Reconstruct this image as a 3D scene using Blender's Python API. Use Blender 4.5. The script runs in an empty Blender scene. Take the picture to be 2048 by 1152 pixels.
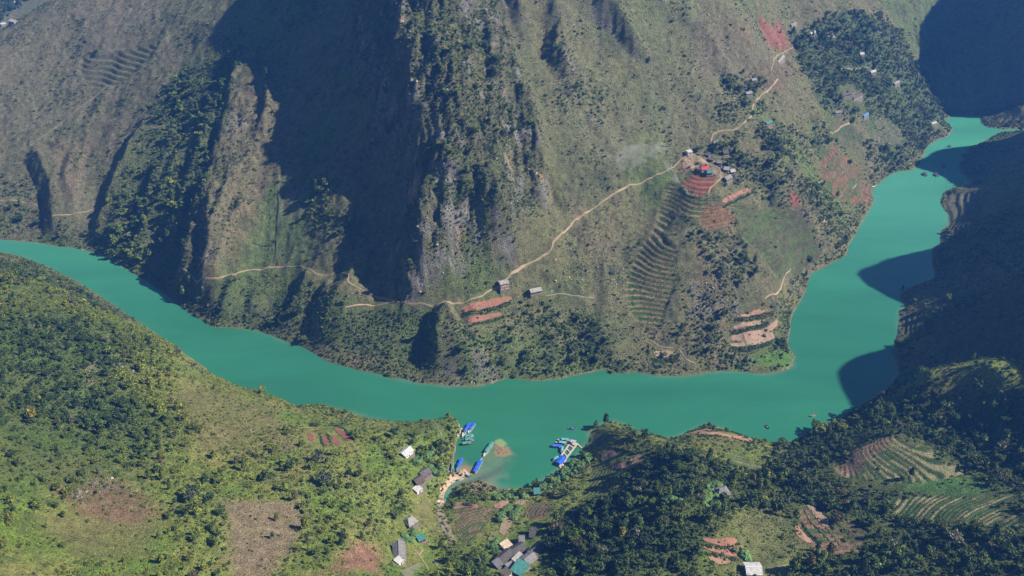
import bpy, bmesh, math, random, time
import numpy as np
from mathutils import Vector, Matrix
from mathutils.geometry import delaunay_2d_cdt
T0 = time.time()
R = math.radians
sc = bpy.context.scene
COL = sc.collection
rng = np.random.default_rng(7)
random.seed(7)

# ------------------------------------------------------------------ camera, sky, sun
CAM_H, PITCH, F = 440.0, R(32), 1774.0
SUN_EL, SUN_AZ = R(40), R(-4)           # azimuth measured from +X towards +Y
cam = bpy.data.objects.new('camera', bpy.data.cameras.new('camera'))
COL.objects.link(cam); sc.camera = cam
cam.location = (0, 0, CAM_H); cam.rotation_euler = (R(90) - PITCH, 0, 0)
cam.data.sensor_width = 36; cam.data.lens = 36 * F / 2048
cam.data.clip_start = 1; cam.data.clip_end = 20000
sc.render.resolution_x, sc.render.resolution_y = 1024, 576

world = bpy.data.worlds.new('World'); sc.world = world; world.use_nodes = True
wn = world.node_tree; wn.nodes.clear()
sky = wn.nodes.new('ShaderNodeTexSky'); sky.sky_type = 'NISHITA'; sky.sun_disc = False
sky.sun_elevation = SUN_EL; sky.sun_rotation = R(90) - SUN_AZ
sky.altitude = 600; sky.air_density = 1.0; sky.dust_density = 0.1; sky.ozone_density = 5.0
bg = wn.nodes.new('ShaderNodeBackground'); bg.inputs['Strength'].default_value = 0.05
wo = wn.nodes.new('ShaderNodeOutputWorld')
wn.links.new(sky.outputs[0], bg.inputs[0]); wn.links.new(bg.outputs[0], wo.inputs[0])
sun = bpy.data.objects.new('sun', bpy.data.lights.new('sun', 'SUN')); COL.objects.link(sun)
SUND = Vector((math.cos(SUN_EL) * math.cos(SUN_AZ), math.cos(SUN_EL) * math.sin(SUN_AZ), math.sin(SUN_EL)))
sun.rotation_euler = SUND.to_track_quat('Z', 'Y').to_euler()
sun.location = (600, 300, 900)
sun.data.energy = 4.8; sun.data.angle = R(0.5); sun.data.color = (1.0, 0.93, 0.82)
sc.view_settings.view_transform = 'Standard'; sc.view_settings.look = 'None'
sc.view_settings.exposure = 0.94; sc.view_settings.gamma = 1.0
sc.view_settings.use_curve_mapping = False
sc.render.engine = 'CYCLES'
cy = sc.cycles
cy.use_denoising = True
cy.max_bounces = 5; cy.diffuse_bounces = 2; cy.glossy_bounces = 2; cy.transmission_bounces = 4
cy.volume_bounces = 0; cy.transparent_max_bounces = 12
cy.use_adaptive_sampling = True; cy.adaptive_threshold = 0.02

# ------------------------------------------------------------------ pixel <-> world
CP, SP = math.cos(PITCH), math.sin(PITCH)
def ray(px, py):
    dx = (np.asarray(px, float) - 1024) / F; dy = (576 - np.asarray(py, float)) / F
    return dx, CP + dy * SP, -SP + dy * CP
def at_z(px, py, z):
    a, b, c = ray(px, py); t = (z - CAM_H) / c
    return t * a, t * b
def project(x, y, z):
    d = y * CP - (z - CAM_H) * SP; u = y * SP + (z - CAM_H) * CP
    return 1024 + F * x / d, 576 - F * u / d

# ------------------------------------------------------------------ noise
def _hash(ix, iy, s):
    h = (ix.astype(np.int64) * 374761393 + iy.astype(np.int64) * 668265263 + s * 974634777) & 0xFFFFFFFF
    h = ((h ^ (h >> 13)) * 1274126177) & 0xFFFFFFFF
    return ((h ^ (h >> 16)) & 0xFFFF).astype(np.float32) / 65535.0
def vnoise(x, y, s=0):
    x0 = np.floor(x); y0 = np.floor(y); fx = (x - x0).astype(np.float32); fy = (y - y0).astype(np.float32)
    fx = fx * fx * (3 - 2 * fx); fy = fy * fy * (3 - 2 * fy)
    x0 = x0.astype(np.int64); y0 = y0.astype(np.int64)
    a = _hash(x0, y0, s); b = _hash(x0 + 1, y0, s); c = _hash(x0, y0 + 1, s); d = _hash(x0 + 1, y0 + 1, s)
    return (a + (b - a) * fx) * (1 - fy) + (c + (d - c) * fx) * fy
def fbm(x, y, scale, octs=4, s=0, ridged=False, gain=0.5):
    x = np.asarray(x, float); y = np.asarray(y, float)
    o = np.zeros(x.shape, np.float32); a = 1.0; tot = 0.0; f = 1.0 / scale
    for k in range(octs):
        ca, sa = math.cos(k * 0.7 + s), math.sin(k * 0.7 + s)
        n = vnoise((x * ca - y * sa) * f + 17.3 * k, (x * sa + y * ca) * f - 9.1 * k, s * 31 + k) * 2 - 1
        if ridged: n = 1 - 2 * np.abs(n)
        o += a * n; tot += a; a *= gain; f *= 2.03
    return o / tot
def sstep(a, b, x):
    t = np.clip((x - a) / (b - a), 0, 1); return t * t * (3 - 2 * t)

# ------------------------------------------------------------------ polygons
def seg_dist(X, Y, P, closed=True):
    """distance to polyline, plus parameter along it (0..1) and side (+ = left of travel)"""
    best = np.full(X.shape, 1e9, np.float32); par = np.zeros(X.shape, np.float32); side = np.zeros(X.shape, np.float32)
    n = len(P); m = n if closed else n - 1
    for i in range(m):
        ax, ay = P[i]; bx, by = P[(i + 1) % n]; dx, dy = bx - ax, by - ay; L = dx * dx + dy * dy + 1e-9
        t = np.clip(((X - ax) * dx + (Y - ay) * dy) / L, 0, 1)
        ex = X - ax - t * dx; ey = Y - ay - t * dy; d = np.sqrt(ex * ex + ey * ey).astype(np.float32)
        k = d < best
        best = np.where(k, d, best); par = np.where(k, (i + t) / m, par)
        side = np.where(k, np.sign(dx * ey - dy * ex), side)
    return best, par, side
def inside(X, Y, P):
    c = np.zeros(X.shape, bool); n = len(P)
    for i in range(n):
        ax, ay = P[i]; bx, by = P[(i + 1) % n]
        if ay == by: continue
        k = ((ay > Y) != (by > Y)) & (X < (bx - ax) * (Y - ay) / (by - ay) + ax)
        c ^= k
    return c

# ------------------------------------------------------------------ river shorelines (traced, then laid on the water plane)
FAR = [(-500,430),(-250,452),(-60,470),(0,478),(60,484),(110,492),(170,500),(205,512),(240,530),(290,560),(330,590),(370,620),(400,640),(430,655),
 (470,656),(510,660),(545,672),(580,686),(612,695),(650,722),(700,738),(750,748),(785,757),(810,756),(835,764),(870,770),(915,773),
 (955,772),(985,768),(1010,757),(1070,763),(1120,758),(1165,748),(1207,740),(1222,747),(1250,748),(1275,742),(1310,752),(1370,752),
 (1430,742),(1470,741),(1520,748),(1570,743),(1588,732),(1591,716),(1575,690),(1580,665),(1590,620),(1612,580),(1622,548),(1660,530),
 (1695,512),(1700,490),(1715,460),(1740,420),(1749,400),(1743,382),(1764,362),(1775,352),(1800,343),(1826,341),(1837,330),
 (1848,310),(1855,292),(1877,279),(1903,268),(1904,257),(1890,241),(1906,228)]
RIGHT = [(1961,232),(1962,248),(1976,256),(2005,259),(2020,258),(2120,256),(2300,250),(2700,240),(2700,262),(2300,264),(2100,264),(2004,264),(1990,270),(1957,288),(1940,294),(1928,318),(1917,332),(1921,347),(1943,362),(1936,373),
 (1899,376),(1884,387),(1880,409),(1892,428),(1897,448),(1882,465),(1880,487),(1863,501),(1865,526),(1872,555),(1846,565),(1812,577),
 (1800,594),(1812,616),(1797,623),(1797,647),(1797,667),(1785,691),(1792,725),(1800,748),(1775,782)]
NEAR = [(1725,808),(1700,830),(1620,862),(1580,886),(1545,884),(1500,876),(1440,855),(1410,848),(1380,862),(1350,875),(1320,878),(1290,872),(1255,852),
 (1225,842),(1204,848),(1187,855),(1171,860),(1175,871),(1176,881),(1169,892),(1166,903),(1150,920),(1136,932),(1115,943),(1095,955),(1076,969),
 (1053,977),(1029,980),(1013,982),(997,980),(983,971),(967,962),(958,965),(939,963),(920,967),(909,974),(896,990),(888,1010),(882,1008),(888,985),
 (895,969),(913,960),(928,955),(941,951),(938,943),(930,938),(920,939),(911,946),(902,951),(899,940),(902,929),(909,920),(912,904),(914,890),(916,878),
 (921,867),(923,857),(920,846),(913,838),(904,834),(870,838),(830,842),(790,842),(760,841),(735,836),(700,825),(660,812),(620,808),(590,812),
 (560,796),(520,784),(490,776),(455,762),(420,744),(390,720),(340,684),(290,650),(240,620),(190,584),(140,556),(90,530),(40,512),(0,504),(-60,492),(-250,474),(-500,452)]
def shore(P): return [tuple(float(v) for v in at_z(a, b, 0)) for a, b in P]
RIVER = shore(FAR) + shore(RIGHT) + shore(NEAR)
# gentle wiggle so that the waterline is not a chain of straight pieces
def densify(P, step=6.0, amp=1.6):
    Q = []
    for i in range(len(P)):
        a, b = P[i], P[(i + 1) % len(P)]; L = math.hypot(b[0] - a[0], b[1] - a[1]); n = max(1, int(L / step))
        for k in range(n):
            t = k / n; x, y = a[0] + (b[0] - a[0]) * t, a[1] + (b[1] - a[1]) * t
            w = amp if L < 200 else 0
            Q.append((x + w * float(fbm(np.array([x]), np.array([y]), 14, 2, 3)[0]), y + w * float(fbm(np.array([x]), np.array([y]), 14, 2, 4)[0])))
    return Q
# ------------------------------------------------------------------ height control points
far_x = np.array([p[0] for p in FAR[:62]], float); far_y = np.array([p[1] for p in FAR[:62]], float)
CTRL = []
def tdep(py): return math.tan(PITCH - math.atan((576 - py) / F))
def S(px, py, s, d=0):                # mean slope s from the far shore below it
    o = np.argsort(far_x, kind='stable'); r0 = float(np.interp(px, far_x[o], far_y[o]))
    D0 = CAM_H / tdep(r0); t = tdep(py); z = s * (CAM_H / t - D0) / (1 + s / t) + d
    x, y = at_z(px, py, z); CTRL.append((float(x), float(y), z)); return z
def Z(px, py, z):
    x, y = at_z(px, py, z); CTRL.append((float(x), float(y), float(z)))
def W(x, y, z): CTRL.append((x, y, z))
#far bank, left part
for px in (-150, 0, 130, 260, 400): S(px, 400, .5); S(px, 300, .47); S(px, 200, .44)
for px in (150, 260, 400): S(px, 90, .43); S(px, 0, .42)
S(130, 440, .55); S(0,440,.55); S(260, 500, .55); S(420, 560, .6); S(420,480,.58)
Z(0, 66, 118); Z(60, 30, 124); Z(100, 4, 130); Z(-100, 120, 108)       # crest above the side valley in the top left corner
W(-700, 1330, 20); W(-860, 1500, 10); W(-560,1560,60); W(-950, 1250, 30); W(-800,1700,40)
for px, s in ((520, .51), (610, .55), (680, .6)):
    for py in (600, 500, 400, 300, 200, 100, 0): S(px, py, s)
#cliff foot and crest
for p in ((780,560,42),(790,450,74),(798,350,106),(788,250,138),(742,150,166),(712,50,192),(700,-20,210)): Z(*p)
for p in ((822,585,45),(818,510,71),(848,425,101),(838,330,127),(815,200,168),(800,100,200),(835,0,232)): Z(*p)
for p in ((930,250,152),(935,330,126),(930,130,186),(960,0,219),(905,60,208),(900,450,92),(880,540,62),(960,500,72),(1060,260,138),
          (1095,400,88),(1000,400,112),(1020,120,178),(1030,40,203)): Z(*p)
#far bank, right part
for p in ((1150,0,215),(1180,200,140),(1200,330,104),(1110,480,68),(1040,540,52),(1008,575,44),(1070,585,40),(960,610,37),(960,645,28),(930,690,24),
          (880,660,20),(1000,700,16),(1100,680,14),(1150,600,32)): Z(*p)
for p in ((1300,0,212),(1300,130,160),(1300,260,116),(1380,305,98),(1410,340,93),(1285,400,74),(1250,500,49),(1320,640,20),(1325,385,79),(1408,427,75),(1365,365,87),(1428,392,84),(1302,425,66),(1345,498,59),(1275,480,54),(1340,522,52),(1262,525,45),(1350,562,42),(1250,592,31),(1345,612,29),
          (1200,680,14),(1400,700,10),(1400,600,32),(1450,500,52),(1500,640,18),(1530,600,26),(1500,420,66),(1450,0,205),(1450,130,150),(1480,230,118),(1560,110,130),(1580,30,150)): Z(*p)
for p in ((1560,300,92),(1600,420,52),(1640,480,22),(1560,520,36),(1520,720,4),(1340,712,6),(1680,380,28),(1650,250,82),(1700,180,92),(1800,180,58),(1750,270,40),(1830,290,16),(1860,240,12),(1650,100,120),(1700,30,140),
          (1800,60,98),(1820,130,72),(1720,340,18)): Z(*p)
for p in ((1870,180,30),(1900,150,46),(1900,60,84),(2000,0,120),(2000,120,60),(2048,60,96),(2080,180,32),(1980,215,8),(2048,215,18),(2120,225,16)): Z(*p)
#right bank in shade
for p in ((2048,300,16),(1985,300,10),(2000,380,26),(2048,400,40),(1940,400,9),(1920,450,10),(1960,480,24),(2048,500,52),(1900,560,12),(1960,600,32),(2048,620,62),(1850,600,10),(1850,660,12),(1900,700,30),(1850,760,20),
          (2048,720,60),(1980,700,46)): Z(*p)
#near bank, right part
for p in ((2048,800,56),(1960,765,52),(1860,775,38),(1760,800,24),(1960,850,34),(1850,850,28),(1790,880,40),(1700,900,28),(1660,860,16),(1700,960,32),(1850,960,40),(2000,960,46),(1900,1020,52),
          (2048,1040,70),(1800,1060,44),(1650,1040,40),(1600,960,30),(1540,920,12),(1450,880,10),(1400,862,7),(1440,960,30),(1350,920,32),(1280,880,14),(1225,856,11),(1200,900,10),
          (1240,980,24),(1330,1000,46),(1450,1060,48),(1560,1100,50),(1507,1140,52),(1400,1152,60),(1300,1100,54),(1200,1060,36),(1150,980,12),(1100,1000,10),(1000,1040,14),(940,1010,8),
          (960,1100,22),(1040,1110,26),(1120,1130,36),(1750,1152,62),(1900,1152,74),(2048,1152,86),(860,1060,14),(860,1120,22)): Z(*p)
#near bank, left part
for p in ((870,860,7),(800,900,20),(848,950,14),(820,1045,26),(797,1105,34),(740,850,14),(700,900,34),(640,870,28),(640,960,50),(560,860,36),(600,1050,60),(700,1060,56),(700,1150,68),(560,1150,72),
          (480,820,34),(500,950,54),(400,760,28),(400,900,60),(400,1050,80),(300,700,36),(300,840,62),(280,960,78),(250,1060,86),(300,1152,92),(200,640,40),(150,760,72),(150,900,90),(100,1050,100),
          (100,570,42),(0,530,46),(0,640,72),(0,800,98),(0,950,112),(0,1152,118),(-150,600,85),(-300,800,150)): Z(*p)
#ground outside the frame
for p in ((-900,900,150),(-1200,600,260),(-900,400,330),(-600,300,220),(-500,100,220),(-900,-200,420),(-300,100,170),(0,150,110),(0,0,150),(0,-250,420),(300,100,130),(600,200,180),(300,-250,380),(700,-200,400),
          (-1300,1200,240),(-1200,1800,300),(-1300,2500,420),(40,1150,380),(-62,862,285),(-60,905,328),(-60,965,382),(-55,1005,398),(60,930,330),(0,1500,480),(300,1300,380),(-300,1250,210),(-400,1500,230),(0,2400,500),(600,1700,340),(700,2400,420),(1300,2300,420),(1000,1500,210),(1300,1700,300),
          (1500,1000,330),(1600,500,330),(1500,0,400),(1600,2600,460),(-500,-600,560),(500,-600,560),(1500,-600,560),(-1500,-600,560),(-1700,1600,300),(-1600,200,420)): W(*p)
RIVD = densify(RIVER)
for i in range(0, len(RIVD), 3):
    x, y = RIVD[i]
    if y < 1400 and abs(x) < 1100: CTRL.append((x, y, 0.0))
#the mountain beyond the right edge: its crest line is found from the shadows it throws on the river
CREST_TIPS = [  # (pixel where the shadow of that part of the crest ends, height of that end, distance back to the crest)
 (1795,7,100,340),(1838,22,92,300),(1830,88,78,290),(1806,128,66,300),(1850,172,34,270),(1898,222,8,240),(1905,352,0,215),(1858,338,0,225),(1835,325,6,235),(1880,300,0,225),(1940,293,0,205),
 (1955,395,12,150),(1935,440,10,165),(1925,475,8,170),(1870,500,0,220),(1790,515,0,260),(1718,540,0,300),(1740,570,0,290),(1790,600,0,262),(1850,612,5,220),(1880,640,14,200),
 (1880,655,14,205),(1810,690,2,240),(1740,708,0,285),(1690,720,0,315),(1664,748,0,330),(1680,785,0,325),(1715,802,0,310),(1850,812,30,250)]
sx, sy = math.cos(SUN_AZ), math.sin(SUN_AZ); te = math.tan(SUN_EL)
CREST = []
for px, py, z, d in CREST_TIPS:
    x, y = at_z(px, py, z); CREST.append((float(x) + sx * d, float(y) + sy * d, z + d * te))

def solve_base():
    C = CTRL + CREST_CTRL
    A = np.array(C, float); P = A[:, :2]; z = A[:, 2]
    c = 9.0
    D = np.sqrt(((P[:, None] - P[None]) ** 2).sum(2) + c * c)
    n = len(P); M = np.zeros((n + 3, n + 3)); M[:n, :n] = D - np.eye(n) * 1.5
    M[:n, n] = 1; M[:n, n + 1:] = P / 1000; M[n, :n] = 1; M[n + 1:, :n] = P.T / 1000
    w = np.linalg.solve(M, np.concatenate([z, [0, 0, 0]]))
    return P, w, c
CREST_CTRL = [(x, y, z) for x, y, z in CREST]
# flanks of that mountain
for x, y, z in CREST[::2]:
    CREST_CTRL.append((x + 110, y + 20, z * 0.93)); 
def eval_base(X, Y, PW):
    P, w, c = PW; n = len(P); o = np.zeros(X.shape, np.float64)
    for i in range(n): o += w[i] * np.sqrt((X - P[i, 0]) ** 2 + (Y - P[i, 1]) ** 2 + c * c)
    return o + w[n] + w[n + 1] * X / 1000 + w[n + 2] * Y / 1000
class Grid:
    def __init__(s, x0, x1, y0, y1, st):
        s.x0, s.y0, s.st = x0, y0, st
        s.nx, s.ny = int((x1 - x0) / st) + 1, int((y1 - y0) / st) + 1
        s.X, s.Y = np.meshgrid(x0 + st * np.arange(s.nx), y0 + st * np.arange(s.ny))
        s.Z = None
    def sample(s, X, Y, A=None):
        A = s.Z if A is None else A
        u = np.clip((np.asarray(X, float) - s.x0) / s.st, 0, s.nx - 1.001); v = np.clip((np.asarray(Y, float) - s.y0) / s.st, 0, s.ny - 1.001)
        i = u.astype(int); j = v.astype(int); u = u - i; v = v - j
        return (A[j, i] * (1 - u) + A[j, i + 1] * u) * (1 - v) + (A[j + 1, i] * (1 - u) + A[j + 1, i + 1] * u) * v
    def has(s, X, Y): return (X > s.x0) & (X < s.x0 + s.st * (s.nx - 1)) & (Y > s.y0) & (Y < s.y0 + s.st * (s.ny - 1))
PW = solve_base()
base = Grid(-1800, 2000, -900, 2900, 10.0)
base.Z = eval_base(base.X, base.Y, PW)
base.Z = np.where(base.Z > 380, 380 + 45 * np.tanh((base.Z - 380) / 90), base.Z)
fb = Grid(-740, 920, 176, 1540, 4.0); fb.Z = eval_base(fb.X, fb.Y, PW)
def cubic_up(g, X, Y):   # smooth sampling of the 4 m grid
    u = np.clip((X - g.x0) / g.st, 1, g.nx - 3.001); v = np.clip((Y - g.y0) / g.st, 1, g.ny - 3.001)
    i = u.astype(int); j = v.astype(int); u = u - i; v = v - j
    def wts(t): return (-.5*t+t*t-.5*t**3, 1-2.5*t*t+1.5*t**3, .5*t+2*t*t-1.5*t**3, -.5*t*t+.5*t**3)
    wu, wv = wts(u), wts(v); o = np.zeros(X.shape)
    for b in range(4):
        r = 0
        for a in range(4): r = r + wu[a] * g.Z[j + b - 1, i + a - 1]
        o += wv[b] * r
    return o
G = Grid(-720, 900, 200, 1520, 1.0)
G.Z = cubic_up(fb, G.X, G.Y)
print('base', round(time.time() - T0, 1), len(PW[0]))

def hit(px, py, Z=None, g=None):
    """where the line of sight through a pixel meets the ground"""
    a, b, c = ray(px, py); t = np.linspace(300, 2600, 2400)
    x, y, z = t * a, t * b, CAM_H + t * c
    h = G.sample(x, y, Z); far = ~G.has(x, y)
    if far.any(): h = np.where(far, base.sample(x, y), h)
    k = np.nonzero(z < np.maximum(h, 0))[0]
    if len(k) == 0: return float(x[-1]), float(y[-1])
    k = max(int(k[0]), 1); z0, z1 = z[k-1] - h[k-1], z[k] - h[k]; f = z0 / (z0 - z1 + 1e-9); f = min(max(f, 0), 1)
    return float(x[k-1] + (x[k] - x[k-1]) * f), float(y[k-1] + (y[k] - y[k-1]) * f)
def trace(P, Z=None): return [hit(a, b, Z) for a, b in P]
def window(P, m):
    a = np.array(P); i0 = max(0, int((a[:, 0].min() - m - G.x0) / G.st)); i1 = min(G.nx, int((a[:, 0].max() + m - G.x0) / G.st) + 2)
    j0 = max(0, int((a[:, 1].min() - m - G.y0) / G.st)); j1 = min(G.ny, int((a[:, 1].max() + m - G.y0) / G.st) + 2)
    return np.s_[j0:j1, i0:i1]
# spurs and gullies: (traced line, height at its ends, width on the left flank, width on the right flank)
SPURS = [
 ([(486,80),(468,200),(446,300),(412,400),(385,480),(366,545),(348,590)], 12, 13, 55),
 ([(300,235),(262,300),(240,350),(222,400),(203,450),(186,490)], 10, 11, 40),
 ([(62,300),(92,350),(108,400),(110,450),(112,478)], 13, 12, 45),
 ([(338,300),(315,350),(296,400),(285,440)], 7, 10, 22),
 ([(538,150),(540,180),(537,215),(532,250),(525,290)], 7, 8, 22),
 ([(505,395),(470,450),(452,500),(432,560),(428,640)], 10, 9, 30),
 ([(425,400),(422,470),(415,540),(412,600)], 9, 10, 20),
 ([(620,540),(600,590),(570,640),(562,668)], 6, 8, 24),
 ([(735,500),(700,570),(668,620),(640,680)], 11, 14, 50),
 ([(560,460),(556,380),(560,340)], 1.5, 4, 5),
 ([(912,625),(880,660),(872,700),(868,745)], 16, 13, 44),
 ([(1033,-10),(1040,30),(1042,60)], 12, 10, 20),
 ([(1092,10),(1122,60),(1110,110),(1150,165)], 16, 12, 40),
 ([(1192,-10),(1230,40),(1260,80),(1290,115)], 11, 9, 26),
 ([(885,20),(900,120),(905,200),(925,270),(915,340),(895,400)], 12, 16, 40),
 ([(890,300),(868,360),(850,400),(838,470),(818,560)], 10, 10, 22),
 ([(1055,180),(1075,280),(1090,360),(1060,430)], 9, 18, 12),
 ([(985,60),(1000,140),(990,200)], 10, 12, 20),
 ([(980,250),(1000,330),(975,400)], 9, 9, 22),
 ([(1000,690),(1020,730)], 5, 10, 20),
 ([(1190,655),(1225,715)], 6, 16, 26),
 ([(1385,480),(1440,560),(1470,640)], 7, 22, 40),
 ([(1530,470),(1500,560),(1560,640)], 8, 30, 50),
 ([(1530,300),(1580,400),(1640,470)], 8, 26, 40),
 ([(1660,200),(1720,300),(1745,350)], 8, 24, 34),
 ([(1235,860),(1300,905),(1400,950),(1480,985)], 9, 30, 40),
 ([(1330,1010),(1420,1060),(1480,1130)], 8, 30, 40),
 ([(1690,930),(1790,880),(1900,940)], 6, 30, 30),
 ([(1800,790),(1950,760),(2040,800)], 16, 26, 60),
]
SPURS += [([(395,250),(350,330),(310,420),(270,500)], 7, 9, 24), ([(450,160),(425,230),(390,330),(350,430),(325,515)], 6, 9, 20), ([(470,560),(455,610),(445,645)], 6, 8, 20), ([(520,570),(505,620),(495,655)], 5, 8, 22),
 ([(665,560),(640,610),(620,655)], 6, 8, 20), ([(388,470),(374,540),(362,600)], 6, 6, 14), ([(470,330),(455,400),(440,460),(400,570)], 5, 6, 18), ([(150,300),(140,370),(150,440)], 5, 9, 22), ([(240,420),(232,470),(228,515)], 6, 8, 22),
 ([(1130,180),(1200,260),(1240,340)], 4, 9, 22), ([(1340,0),(1420,90),(1470,160)], 7, 9, 26), ([(1500,0),(1530,60),(1560,110)], 7, 9, 22), ([(1420,120),(1480,180)], 5, 7, 18), ([(1100,330),(1130,400),(1150,450)], 4, 8, 20),
 ([(1210,520),(1215,600),(1200,680)], 4, 10, 24), ([(1080,640),(1110,700),(1120,740)], 5, 10, 24)]
G0 = G.Z.copy()
for P, A, wl, wr in SPURS:
    Q = trace(P, G0); w = window(Q, max(wl, wr) * 1.7); X, Y = G.X[w], G.Y[w]
    wx = X + 4 * fbm(X, Y, 22, 3, 5); wy = Y + 4 * fbm(X, Y, 22, 3, 6)
    d, t, side = seg_dist(wx, wy, Q, False)
    # lines run downhill to the camera: looking from the camera, the sun side (right) is the broad flank
    ws = np.where(side > 0, wr, wl)
    prof = np.clip(1 - d / ws, 0, 1)
    prof = np.where(side > 0, prof * prof * (3 - 2 * prof) * .5 + prof * .5, prof)
    G.Z[w] += A * prof * np.interp(t, [0, .15, .8, 1], [.15, 1, .9, .35])
# natural relief
CLIFF = [(690,-40),(1000,-40),(1015,60),(1045,150),(1075,260),(1098,400),(1060,450),(1000,490),(930,480),(880,560),(845,600),(800,600),(770,540),(815,420),(800,330),(750,200),(705,100)]
cliffP = trace(CLIFF, G0)
rock = np.zeros(G.Z.shape, np.float32); w = window(cliffP, 40)
dd, _, _ = seg_dist(G.X[w], G.Y[w], cliffP); ins = inside(G.X[w], G.Y[w], cliffP)
rock[w] = sstep(-6, 8, np.where(ins, dd, -dd) + 7 * fbm(G.X[w], G.Y[w], 20, 3, 8))
for P in ([(1085,110),(1120,60),(1165,150),(1190,230),(1120,190)], [(1190,0),(1230,30),(1310,120),(1290,130),(1200,50)], [(400,240),(380,420),(350,600),(420,620),(440,500),(520,280),(560,140),(525,120),(470,160)]):
    Q = trace(P, G0); w = window(Q, 20); dd, _, _ = seg_dist(G.X[w], G.Y[w], Q); ins = inside(G.X[w], G.Y[w], Q)
    rock[w] = np.maximum(rock[w], .45 * sstep(-5, 6, np.where(ins, dd, -dd) + 6 * fbm(G.X[w], G.Y[w], 14, 3, 9)))
X, Y = G.X, G.Y
farside = sstep(520, 620, Y)
n1 = fbm(X, Y, 70, 4, 11); n2 = fbm(X, Y, 22, 4, 12, True)
flow = fbm(X * 1.0, Y * 0.35, 26, 3, 13, True)                        # rills that run down the slopes
dcl = G.Z
relief = 3.0 * n1 + 1.1 * n2 + 2.0 * flow * farside
n3 = fbm(X, Y, 26, 5, 14, True, .55); n4 = fbm(X * 1.3 + Y * .2, Y * .5, 9, 3, 15, True)
relief = relief + rock * (8.5 * n3 + 2.6 * n4 + 3.6 * fbm(X + 3 * n1, Y * .28, 10, 3, 20, True) + 1.3 * np.round(2.5 * fbm(X, Y, 14, 3, 23)) + 3.0 * fbm(X, Y, 11, 4, 17, True)) + 0.45 * fbm(X, Y, 5, 2, 16) + farside * sstep(15, 60, G0) * (.8 * fbm(X + .4 * Y, Y * .8, 8, 3, 18, True) + .5 * fbm(X, Y, 3.2, 2, 19))
# river bed and banks
w = window([p for p in RIVD if abs(p[0]) < 900 and 240 < p[1] < 1500], 60)
dist = np.full(G.Z.shape, 200, np.float32); Xw, Yw = X[w], Y[w]
cg = Grid(-720, 900, 200, 1520, 2.0)
dc, _, _ = seg_dist(cg.X.astype(np.float32), cg.Y.astype(np.float32), RIVD[::2])
ic = inside(cg.X, cg.Y, RIVD); dist = cg.sample(X, Y, np.where(ic, -dc, dc))
h = G.Z + relief * sstep(0, 25, dist)
bank = 0.25 + np.maximum(dist, 0) * 0.55
h = np.where(dist > 0, bank + (np.maximum(h, 0.8) - bank) * sstep(0, 16, dist), np.minimum(-0.5 + dist * .35, -.2))
h = np.where(dist < 0, np.maximum(h, -9), np.maximum(h, .12 + .05 * np.minimum(dist, 10)))
# the two low mud flats at the mouth of the stream stay flat
G.Z = h; G.dist = dist
print('relief', round(time.time() - T0, 1))
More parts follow.
